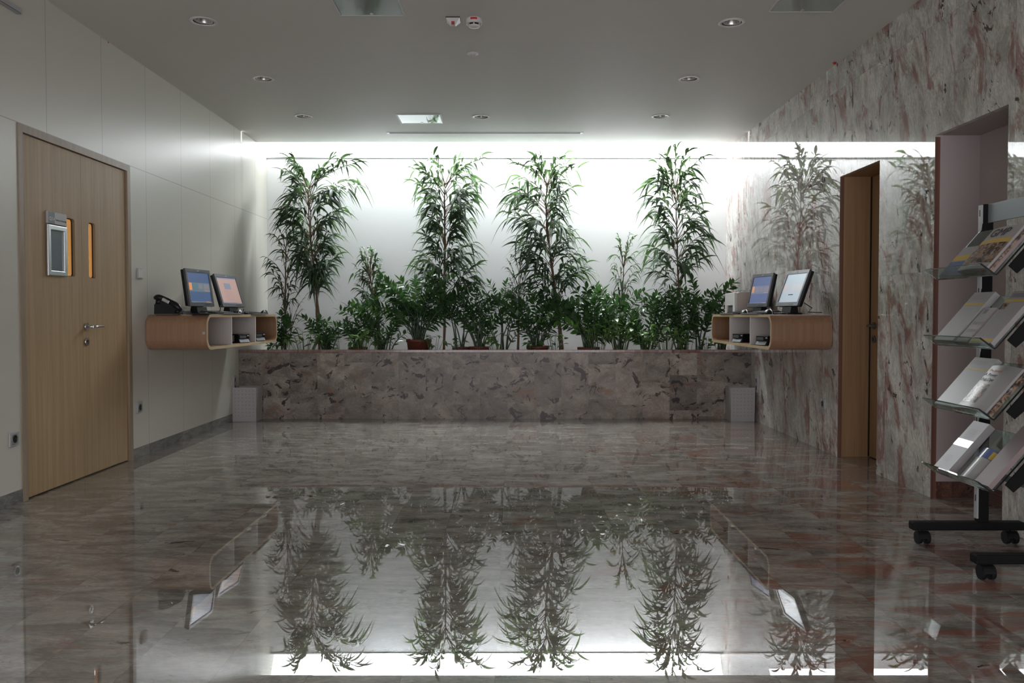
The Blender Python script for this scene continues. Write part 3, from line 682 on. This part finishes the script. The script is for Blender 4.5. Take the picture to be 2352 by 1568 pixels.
def ficus(label, trunk, crown, nb, Y=8.62, seed=1, LL=(.17, .25), W=.033, r0=.014, depth=.26, per=(8, 12), trunks=1, name='fig_tree', group='long-leaved figs in the planter', mt='ficus', twig=.0028):
    """trunk: pixel path from soil to the top; crown: rows (y, xleft, xright) of the foliage outline in pixels"""
    rd = random.Random(seed)
    tp = [on_y(u, v, Y) for u, v in trunk]; tp[0].z = SOIL-.02; b0 = tp[0].copy()
    r = tag(empty(name, (b0.x, b0.y, SOIL)), label, 'plant', group); O = Vector((b0.x, b0.y, SOIL))
    mb = MB()
    for k in range(trunks):
        offs = [Vector((rd.uniform(-.012, .012), rd.uniform(-.012, .012), 0))*(1 if trunks > 1 else .3) for _ in tp]
        # finer, slightly wavy path
        pts = []
        for i in range(len(tp)-1):
            for t in (0, .33, .66): pts.append(tp[i].lerp(tp[i+1], t)+offs[i].lerp(offs[i+1], t)+Vector((rd.uniform(-.004, .004), rd.uniform(-.004, .004), 0)))
        pts.append(tp[-1]+offs[-1]); nn = len(pts)
        mb.tube([p-O for p in pts], [r0*(1-.75*i/(nn-1))*(1+.08*rd.uniform(-1, 1)) for i in range(nn)], 8)
    mb.build('trunk', M['bark'], r)
    fm, bmk = MB(), MB()
    ytop, ybot = crown[0][0], crown[-1][0]
    for k in range(nb):
        v = ytop+(ybot-ytop)*((k+rd.random())/nb)
        xl, xr = interp(crown, v)
        side = -1 if k % 2 else 1; xm = interp([(b_, a_) for a_, b_ in sorted(trunk, key=lambda q: q[1])], v)[0]
        ext = xr if side > 0 else xl
        u = xm+(ext-xm)*rd.uniform(.12, .95)**.8
        tip = on_y(u, v, Y+rd.uniform(-depth, depth*.9))
        # where the branch leaves the trunk
        zs = max(tp[0].z+.3, min(tp[-1].z-.02, tip.z-rd.uniform(.10, .38)))
        st = None
        for a_, b_ in zip(tp, tp[1:]):
            if a_.z <= zs <= b_.z+1e-6: st = a_.lerp(b_, (zs-a_.z)/max(1e-6, b_.z-a_.z))
        if st is None: st = tp[-1].copy()
        mid = st.lerp(tip, .5)+Vector((0, 0, .05+.06*rd.random()))
        path = [(st*(1-t)**2+mid*2*t*(1-t)+tip*t*t) for t in (0, .2, .4, .6, .8, 1)]
        path = [lim(p) for p in path]
        bmk.tube([p-O for p in path], [twig*1.5, twig*1.3, twig*1.1, twig, twig*.8, twig*.5], 5, cap=False)
        nl = rd.randint(*per)
        for q in range(nl):
            t = .22+.78*(q+.5)/nl; i = min(4, int(t*5)); ft_ = t*5-i; p = path[i].lerp(path[i+1], ft_)
            bd = (path[i+1]-path[i]).normalized(); sg = 1 if q % 2 else -1
            out = bd.cross(Vector((0, 0, 1)))*sg; ang = rd.uniform(.25, 1.0)
            dd_ = bd*(1-.4*ang)+out*ang*.8+Vector((rd.uniform(-.3, .3), rd.uniform(-.3, .3), rd.uniform(-.45, .35)))
            if v < ytop+45: dd_.z += .45
            leafblade(fm, p-O+Vector((0, 0, 0)), dd_, rd.uniform(*LL), W*rd.uniform(.75, 1.15), rd.uniform(.25, .95), rd.uniform(-.9, .9), 6, .3, .75) if 0 else _lb(fm, p, O, dd_, rd, LL, W)
    bmk.build('branches', M['bark'], r); fm.build('foliage', M[mt], r, recalc=False)
    return r
def _lb(mb, p, O, d, rd, LL, W):
    global lim
    L = rd.uniform(*LL); sub = MB(); leafblade(sub, p, d, L, W*rd.uniform(.75, 1.15), rd.uniform(.35, 1.15), rd.uniform(-.9, .9), 6, .3, .8)
    sub.smooth = True; mb.smooth = True; mb.merge(sub.bm, Matrix.Translation(-O)); sub.bm.free()

ficus('tall long-leaved fig leaning left of centre, at the left of the planter', [(735, 800), (730, 720), (724, 640), (716, 560), (712, 490), (708, 430)],
      [(352, 672, 790), (375, 640, 835), (420, 648, 850), (470, 650, 825), (510, 640, 795), (560, 672, 782), (610, 690, 775), (650, 715, 768)], 84, seed=11, trunks=2)
ficus('small sparse fig between the cream wall and the tallest left fig', [(655, 800), (656, 700), (657, 620), (657, 565)],
      [(505, 625, 660), (530, 610, 690), (570, 605, 700), (620, 598, 700), (650, 612, 680), (700, 640, 690)], 22, seed=12, Y=8.5, depth=.16, LL=(.10, .16), W=.021)
ficus('short bushy fig rising behind the terracotta pot', [(872, 800), (868, 740), (858, 680), (848, 620)],
      [(566, 838, 848), (580, 815, 868), (610, 806, 880), (650, 812, 878), (690, 815, 870), (725, 818, 880)], 46, seed=13, Y=8.6, depth=.14, LL=(.08, .13), W=.026)
ficus('tall straight fig behind the large terracotta pot', [(1020, 800), (1021, 720), (1022, 640), (1021, 560), (1021, 480), (1022, 420)],
      [(349, 985, 1100), (370, 950, 1120), (410, 940, 1108), (470, 962, 1090), (530, 975, 1085), (580, 960, 1100), (620, 935, 1120), (655, 960, 1105)], 80, seed=14, trunks=2)
ficus('tall fig leaning left with braided trunk, right of the centre', [(1292, 800), (1284, 740), (1275, 680), (1266, 610), (1258, 540), (1254, 470), (1258, 420)],
      [(350, 1240, 1330), (375, 1165, 1345), (420, 1150, 1320), (480, 1145, 1310), (530, 1180, 1310), (575, 1195, 1355), (615, 1190, 1362), (650, 1200, 1320)], 84, seed=15, trunks=3)
ficus('small slim fig growing left of the braided fig trunk', [(1190, 800), (1191, 740), (1192, 680), (1193, 625)],
      [(576, 1180, 1195), (600, 1162, 1222), (640, 1160, 1228), (680, 1165, 1222), (710, 1180, 1210)], 20, seed=16, Y=8.55, depth=.13, LL=(.08, .13), W=.018)
ficus('small thin fig between the two tall figs on the right', [(1425, 800), (1426, 730), (1429, 670), (1432, 610)],
      [(528, 1430, 1442), (550, 1410, 1462), (600, 1398, 1475), (640, 1402, 1475), (680, 1400, 1465)], 20, seed=17, Y=8.72, depth=.13, LL=(.09, .14), W=.017)
ficus('tall fig nearest the marble wall', [(1564, 800), (1562, 720), (1559, 650), (1556, 580), (1554, 500), (1550, 430)],
      [(338, 1530, 1555), (352, 1515, 1635), (385, 1495, 1610), (430, 1480, 1615), (480, 1490, 1620), (530, 1490, 1640), (570, 1480, 1645), (620, 1490, 1590)], 64, seed=18)
ficus('wispy thin shoot of narrow leaves at the foot of the small left fig', [(662, 800), (668, 750), (672, 700)],
      [(680, 662, 700), (720, 655, 705), (760, 655, 695)], 7, seed=19, Y=8.5, depth=.1, LL=(.07, .12), W=.008, r0=.004, per=(4, 6))

def zzplant(label, u, top, spread, nf, Y=8.5, seed=1, pot=None, light=0, leafL=.062, leafW=.027, leafstart=.32, low=.35, asym=0., young=0):
    rd = random.Random(seed); b0 = on_y(u, 800, Y); leafL *= 1.22; leafW *= 1.25
    r = tag(empty('zz_plant', (b0.x, b0.y, SOIL)), label, 'plant', 'glossy zz plants in the planter'); O = Vector((b0.x, b0.y, SOIL))
    zb = SOIL
    if pot:
        rp, zt = pot; b_ = rp*.78
        MB().lathe([(.001, .001), (b_, .001), (rp*.93, zt-SOIL-.035), (rp*.94, zt-SOIL-.034), (rp, zt-SOIL-.032), (rp, zt-SOIL), (rp-.006, zt-SOIL), (rp*.86, zt-SOIL-.03)], 28).build('pot', M['terracotta'], r)
        MB().lathe([(.001, zt-SOIL-.028), (rp*.9, zt-SOIL-.032)], 20).build('potting_soil', M['soil'], r)
        zb = zt-.03
    H = on_y(u, top, Y).z-zb
    st, lv = MB(), MB(); lv2 = MB()
    for k in range(nf):
        t = (k+.5)/nf; lean = (t*2-1)*spread+asym+rd.uniform(-.12, .12); dep = rd.uniform(-.42, .42)
        h = H*(1-.30*abs(lean)**1.5)*(rd.uniform(low, 1.05) if k % 3 else rd.uniform(.85, 1.03))
        h = max(.16, h)
        base = Vector((b0.x+rd.uniform(-.05, .05), b0.y+rd.uniform(-.05, .05), zb))
        end = base+Vector((lean*h*1.45, dep*h*.7, h)); ctl = base+Vector((lean*h*.22, dep*h*.15, h*.72))
        if abs(lean) > .75: end.z -= h*.22
        def B(t_): return base*(1-t_)**2+ctl*2*t_*(1-t_)+end*t_*t_
        path = [lim(B(q/8)) for q in range(9)]; rs = [.0085*(1-.82*q/8) for q in range(9)]
        st.tube([p-O for p in path], rs, 6, cap=False)
        ln = sum((path[q+1]-path[q]).length for q in range(8)); npair = max(4, int(ln*(1-leafstart)/.038))
        tgt = lv2 if (k < light) else lv
        dist_az = rd.uniform(0, 3)
        for q in range(npair):
            t_ = leafstart+(1-leafstart)*(q+.5)/npair; p = B(t_); tg = (B(min(1, t_+.02))-B(t_-.02)).normalized()
            sd = tg.cross(Vector((.25*math.sin(dist_az), -1, .2))).normalized()
            for s_ in (-1, 1):
                dd_ = tg*rd.uniform(.55, .9)+sd*s_+Vector((rd.uniform(-.25, .25), rd.uniform(-.5, .3), rd.uniform(-.1, .3)))
                sub = MB(); leafblade(sub, p, dd_, leafL*rd.uniform(.8, 1.15)*(1-.25*abs(t_-.6)), leafW*rd.uniform(.85, 1.15), rd.uniform(-.05, .3), rd.uniform(-.8, .8), 5, .2, .85)
                tgt.smooth = True; tgt.merge(sub.bm, Matrix.Translation(-O)); sub.bm.free()
        sub = MB(); leafblade(sub, end, (end-ctl), leafL, leafW, 0, 0, 5, .2, .85); tgt.merge(sub.bm, Matrix.Translation(-O)); sub.bm.free()
    st.build('stems', M['zzstem'], r); lv.build('leaves', M['zz'], r, recalc=False)
    if light: lv2.build('young_leaves', M['zzlight'], r, recalc=False)
    else: lv2.bm.free()
    return r
zzplant('large glossy zz plant in the tall terracotta pot', 962, 628, .95, 30, Y=8.42, seed=21, pot=(.135, .806), light=3, leafL=.078, leafW=.032, low=.5)
zzplant('dark zz plant just right of the cream wall desk', 648, 722, .35, 6, Y=8.35, seed=22, leafL=.07, leafW=.038)
zzplant('leafy zz plant at the foot of the tall left fig', 752, 722, .55, 14, Y=8.4, seed=23)
zzplant('low zz plant in a pot left of the short bushy fig', 822, 728, .85, 15, Y=8.42, seed=24, pot=(.10, .722))
zzplant('zz plant tangled round the short bushy fig trunk', 885, 690, .7, 13, Y=8.5, seed=25, leafL=.07)
zzplant('upright zz plant with bare stems right of the terracotta pot', 1058, 668, .45, 7, Y=8.45, seed=26, leafstart=.5, pot=(.09, .722))
zzplant('zz plant in a low pot in the centre of the planter', 1100, 668, .75, 20, Y=8.42, seed=27, pot=(.11, .728), leafL=.058)
zzplant('tall arching zz plant left of the small slim fig', 1155, 655, .5, 9, Y=8.55, seed=28, leafstart=.4)
zzplant('zz plant in a round pot between the slim fig and the braided trunk', 1235, 660, .75, 18, Y=8.42, seed=29, pot=(.12, .735), leafL=.066, leafW=.034)
zzplant('broad zz plant right of the braided fig trunk', 1352, 650, .95, 24, Y=8.40, seed=30, pot=(.12, .722), leafL=.078, leafW=.036, light=1)
zzplant('arching zz plant in front of the small thin right fig', 1420, 668, .6, 10, Y=8.6, seed=31, leafL=.07)
zzplant('leaning zz plant with thick green stems left of the last tall fig', 1490, 672, .85, 18, Y=8.42, seed=32, asym=-.1, leafL=.074, light=1)
zzplant('dense zz plant at the foot of the fig nearest the marble wall', 1562, 668, .5, 17, Y=8.45, seed=33, leafL=.068)
zzplant('tall upright zz plant left of the marble wall desk', 1606, 645, .42, 9, Y=8.5, seed=34, leafL=.075, low=.6)
zzplant('zz plant behind the far end of the marble wall desk', 1652, 675, .35, 9, Y=8.62, seed=35, low=.6)

def pothos(label, u, wpx, top, n_, seed, Y=8.26):
    rd = random.Random(seed); b0 = on_y(u, 800, Y)
    r = tag(empty('trailing_plant', (b0.x, b0.y, SOIL)), label, 'plant', 'low light green plants along the planter edge'); O = Vector((b0.x, b0.y, SOIL))
    st, lv = MB(), MB(); sc = F/Y; H = on_y(u, top, Y).z-SOIL
    for k in range(n_):
        x = rd.uniform(-1, 1)*wpx/2/sc; h = H*rd.uniform(.65, 1.15); y = rd.uniform(-.06, .16)
        e = Vector((x, y, h)); path = [Vector((x*.35, y*.3, 0)), Vector((x*.7, y*.7, h*.6)), e]
        st.tube(path, [.003, .0025, .0015], 5, cap=False)
        for q in range(rd.randint(2, 3)):
            d_ = Vector((rd.uniform(-1, 1), rd.uniform(-1, .4), rd.uniform(-.3, .5)))
            sub = MB(); leafblade(sub, O+e-Vector((0, 0, rd.uniform(0, .04))), d_, rd.uniform(.06, .095), rd.uniform(.032, .048), rd.uniform(.1, .6), rd.uniform(-.5, .5), 5, .15, .62)
            lv.smooth = True; lv.merge(sub.bm, Matrix.Translation(-O)); sub.bm.free()
    st.build('stems', M['zzlightstem'], r); lv.build('leaves', M['pothos'], r, recalc=False)
M['zzlightstem'] = mat('light_green_stem', (.10, .16, .06), .5)
for k, (u, wd, top, n_, lab) in enumerate([(630, 45, 778, 7, 'low light green plant under the end of the cream wall desk'), (700, 85, 768, 20, 'low trailing plant left of the tall left fig'), (785, 55, 776, 9, 'low trailing plant right of the tall left fig'),
        (832, 50, 762, 13, 'light trailing plant in front of the low potted zz plant'), (868, 45, 768, 10, 'trailing plant in front of the short bushy fig'), (996, 40, 772, 9, 'tiny pale plant right of the large terracotta pot'), (1050, 34, 778, 5, 'yellowish low plant between the straight fig and centre pot'),
        (1140, 44, 768, 9, 'pale green low plant right of the centre pot'), (1228, 40, 770, 8, 'trailing plant in front of the round pot'), (1275, 46, 768, 10, 'trailing plant at the foot of the braided trunk'), (1372, 70, 752, 22, 'bright trailing plant in front of the broad zz plant'), (1425, 66, 742, 24, 'tall trailing plant beside the small thin right fig'),
        (1480, 44, 766, 12, 'trailing plant before the thick green stems'), (1530, 70, 752, 24, 'trailing plant left of the last fig trunk'), (1578, 46, 758, 14, 'trailing plant right of the last fig trunk'), (1625, 34, 778, 8, 'small pale plant near the marble wall desk'), (1655, 36, 776, 8, 'grassy pale plant under the marble wall desk')]):
    pothos(lab, u, wd, top, n_, 50+k)

# ------------------------------------------------------------------ brochure rack
RX0, RX1 = 1.87, 2.37; PX = 2.19; YA, YN = 3.69, 3.19
r = tag(empty('brochure_rack', (PX, (YA+YN)/2, 0)), 'black wheeled brochure stand with four glass trays by the marble wall', 'display stand')
O = Vector((PX, (YA+YN)/2, 0))
def RB(): return MB()
def rb(mb, x0, x1, y0, y1, z0, z1, bev=.002): mb.box(x0-O.x, x1-O.x, y0-O.y, y1-O.y, z0, z1, bev)
for y in (YA, YN):
    mb = MB(); rb(mb, RX0-.01, RX1+.01, y-.025, y+.025, .066, .104, .006); mb.build('foot', M['blackmetal'], r)
    mb = MB(); rb(mb, PX-.022, PX+.022, y-.02, y+.02, .10, 1.575); mb.build('post', M['blackmetal'], r)
    mb = MB(); rb(mb, PX-.030, PX-.022, y-.012, y+.012, .12, 1.572, 0); pr = mb.build('rail', M['greyplastic'], r)
    mb = MB()
    for k in range(12): z = .2+k*.12; rb(mb, PX-.0308, PX-.0295, y-.003, y+.003, z, z+.03, 0)
    mb.build('rail_slots', M['black'], pr)
    for x in (RX0+.045, RX1-.045):
        c = MB(); cc = Vector((x, y, 0))-O
        c.cyl(cc+Vector((0, 0, .050)), cc+Vector((0, 0, .068)), .005)
        c.prism([(cc.y+.030*math.cos(R(a_)), .0295+.030*math.sin(R(a_))) for a_ in range(0, 181, 20)], cc.x-.026, cc.x+.026, 'x'); co = c.build('caster', M['rubber'], r)
        for s_ in (-1, 1):
            w_ = MB(); w_.cyl(cc+Vector((s_*.010, 0, .0265)), cc+Vector((s_*.0275, 0, .0265)), .026, n=24); w_.build('wheel', M['rubber'], co)
mb = MB(); rb(mb, PX-.012, PX+.012, YN+.02, YA-.02, .33, .355); mb.build('crossbar', M['darkgrey'], r)
mb = MB(); rb(mb, PX-.004, PX+.006, YN+.02, YA-.02, 1.488, 1.574, .001); mb.build('header_board', M['boardgrey'], r)
TH = [.205, -.094, -.383, -.680]; FX = 1.956
bdir = Vector((.655, 0, .755)).normalized(); nrm = Vector((-bdir.z, 0, bdir.x))
TY0, TY1 = 3.225, 3.665; TL = .285
for tz in TH:
    fold = Vector((FX, 0, EYE+tz-.044)); tip = fold+Vector((-.060, 0, .044)); th = .006
    tn = Vector((.044, 0, .060)).normalized()*th
    poly = [(tip.x, tip.z), (fold.x-.005, fold.z+.004), (fold.x, fold.z+.0015), (fold.x+.006, fold.z+.006), ((fold+bdir*TL).x, (fold+bdir*TL).z)]
    bot = [((fold+bdir*TL-nrm*th).x, (fold+bdir*TL-nrm*th).z), ((fold+bdir*.006-nrm*th).x, (fold+bdir*.006-nrm*th).z), (fold.x, fold.z-.006), (fold.x-.008, fold.z-.002), (tip.x-tn.x, tip.z-tn.z)]
    poly = [(a_-O.x, b_) for a_, b_ in poly+bot]
    mb = MB(); mb.prism(poly, TY0-O.y, TY1-O.y, 'y'); tr = mb.build('tray', M['trayglass'], r)
    mb = MB(); mb.prism(poly, TY0-O.y-.003, TY0-O.y-.0005, 'y'); mb.build('edge_darkening', M['black'], tr)  # added black strip paints in the dark look of the glass edge
    for y in (YA, YN):   # bracket plates from the posts to the trays
        y0_, y1_ = (y-.018, y-.012) if y == YA else (y+.012, y+.018)
        a_ = fold+bdir*.05-nrm*.008; b_ = fold+bdir*(TL+.02)-nrm*.008
        pl = [(a_.x-O.x, a_.z), (b_.x-O.x, b_.z), (-.024, b_.z+.03), (.02, b_.z+.03), (.02, b_.z-.09), (-.02, b_.z-.10), ((a_-nrm*.045).x-O.x, (a_-nrm*.045).z)]
        mb = MB(); mb.prism(pl, y0_-O.y, y1_-O.y, 'y'); mb.build('bracket', M['blackmetal'], r)

def item(name, cat, label, tray, y0, y1, h, t, mt, lift=0, up=0.008, curve=0, extras=()):
    """a printed thing lying on a tray; y0 = far side, y1 = near side; local x runs from far to near, y up the slope, z out of it"""
    fold = Vector((FX, 0, EYE+TH[tray]-.044)); org = fold+bdir*up+nrm*(.001+lift); org.y = y0
    Mx = axes((0, -1, 0), bdir, nrm, org); r = tag(empty(name), label, cat); r.matrix_world = Mx
    W_ = y0-y1; K = 10
    def cz(x, y): return curve*math.sin(math.pi*x/W_)+(.006*math.sin(2*math.pi*x/W_) if curve < 0 else 0)
    mb = MB(); top = []; bot = []
    for k in range(K+1):
        x = W_*k/K; c_ = curve*math.sin(math.pi*k/K) if curve else 0; c_ = max(c_, 0)
        top.append([mb.bm.verts.new((x, yy, t+c_)) for yy in (0, h)]); bot.append([mb.bm.verts.new((x, yy, 0)) for yy in (0, h)])
    for k in range(K):
        for a_, b_, c2, d_ in ((top[k][0], top[k+1][0], top[k+1][1], top[k][1]), (bot[k][1], bot[k+1][1], bot[k+1][0], bot[k][0]), (bot[k][0], bot[k+1][0], top[k+1][0], top[k][0]), (top[k][1], top[k+1][1], bot[k+1][1], bot[k][1])):
            mb.bm.faces.new([a_, b_, c2, d_])
    for e in (0, K): mb.bm.faces.new([bot[e][0], top[e][0], top[e][1], bot[e][1]])
    mb.build('pages', mt, r)
    for ex in extras:
        nm_, x0, x1, c0, c1, m2 = ex[:6]
        if nm_ == 'title':
            MB().mesh(text_mesh(ex[6], ex[7], .0003), Matrix.Translation((x0*W_, c0*h, t+.0016+max(0, curve)*math.sin(math.pi*min(1, x0+.25))))).build('title', M[m2], r, recalc=False); continue
        mb = MB(); n_ = 8
        def P(s_, c_): s2 = x0+(x1-x0)*s_; return Vector((s2*W_, c_*h, t+.0009+max(0, curve)*math.sin(math.pi*s2)))
        if nm_ == 'text_lines':
            k_ = int((c1-c0)*h/.007)
            for q in range(k_):
                cc_ = c0+(c1-c0)*q/k_
                for s_ in range(4): mb.face([P(s_/4, cc_), P((s_+1)/4, cc_), P((s_+1)/4, cc_+.002/h), P(s_/4, cc_+.002/h)])
        else:
            for s_ in range(n_): mb.face([P(s_/n_, c0), P((s_+1)/n_, c0), P((s_+1)/n_, c1), P(s_/n_, c1)])
        mb.build(nm_, M[m2], r)
    return r
G = 'magazine'
item(G, 'magazine', 'white magazine with ochre band at the far side of the top tray', 0, 3.645, 3.45, .17, .010, M['paper'], extras=[('band', 0, 1, .50, .70, 'yellow'), ('cover_photo', 0, 1, 0, .48, 'bluepr')])
item(G, 'magazine', 'bottom magazine of the stack under the GMP cover', 0, 3.455, 3.245, .235, .012, M['pinkpaper'])
item(G, 'magazine', 'second magazine of the stack under the GMP cover', 0, 3.455, 3.245, .232, .010, M['orange_spine'] if 'orange_spine' in M else M['photo'], lift=.0125)
item(G, 'magazine', 'GMP magazine with ochre band and cover photo on the top tray', 0, 3.465, 3.255, .235, .010, M['paper'], lift=.023, curve=.006,
     extras=[('band', 0, 1, .60, .70, 'yellow'), ('cover_photo', 0, 1, .12, .595, 'photo'), ('title', .16, 0, .76, 0, 'ink', 'GMP', .062)])
item(G, 'magazine', 'thick glossy magazine at the far side of the second tray', 1, 3.655, 3.50, .28, .028, M['gloss'], extras=[('band', 0, 1, .72, .77, 'yellow'), ('text_lines', .1, .8, .84, .95, 'greyink')])
item('notebook', 'notebook', 'small mauve notebook with curly drawings on the second tray', 1, 3.485, 3.395, .19, .022, M['pinkpaper'], lift=.0,
     extras=[('cover', 0, 1, 0, 1, 'paper'), ('sketch', .2, .5, .82, .95, 'bluepr'), ('title', .16, 0, .50, 0, 'greyink', 'ooeo', .036), ('title', .12, 0, .28, 0, 'greyink', 'sceoo', .034), ('band', 0, 1, .0, .05, 'orange')])
item(G, 'magazine', 'text-covered newsletter with ochre stripe at the near side of the second tray', 1, 3.385, 3.235, .285, .020, M['paper'], extras=[('band', 0, 1, .78, .83, 'yellow'), ('text_lines', .08, .45, .12, .70, 'greyink'), ('text_lines', .52, .92, .12, .70, 'greyink'), ('text_lines', .1, .9, .88, .96, 'ink'), ('cover_photo', .02, .3, .64, .76, 'photo'), ('stripe', 0, 1, .02, .08, 'yellow')])
item(G, 'magazine', 'glossy pale magazine at the far side of the third tray', 2, 3.645, 3.47, .275, .024, M['gloss'], extras=[('band', 0, 1, .74, .77, 'yellow'), ('text_lines', .08, .7, .86, .95, 'greyink')])
item(G, 'magazine', 'dark spined magazine lowest in the near stack of the third tray', 2, 3.455, 3.245, .24, .018, M['photo'])
item(G, 'magazine', 'curled glossy magazine reading A Power that Ope on the third tray', 2, 3.462, 3.255, .235, .010, M['gloss'], lift=.0185, curve=.010,
     extras=[('cover_photo', .02, .55, .12, .55, 'photo'), ('title', .14, 0, .84, 0, 'orange', 'The Strength', .017), ('title', .10, 0, .73, 0, 'ink', 'A Power', .024), ('title', .10, 0, .62, 0, 'ink', 'that Ope', .024)])
item('book', 'book', 'thick white book with shiny label at the far side of the bottom tray', 3, 3.635, 3.515, .275, .034, M['paper'], extras=[('label_strip', 0, 1, .48, .62, 'chrome'), ('text_lines', .2, .75, .66, .86, 'greyink'), ('text_lines', .2, .6, .15, .3, 'greyink')])
item('leaflet', 'leaflet', 'small curled blue and white leaflet in the middle of the bottom tray', 3, 3.470, 3.345, .165, .006, M['gloss'], curve=.020, extras=[('cover_photo', 0, 1, .70, 1, 'bluepr'), ('badge', .78, .97, .72, .95, 'yellow')])
item('book', 'book', 'pinkish book covered in text lines at the near side of the bottom tray', 3, 3.335, 3.235, .31, .022, M['pinkpaper'], extras=[('text_lines', .12, .9, .22, .92, 'greyink'), ('text_lines', .12, .4, .08, .14, 'greyink')])
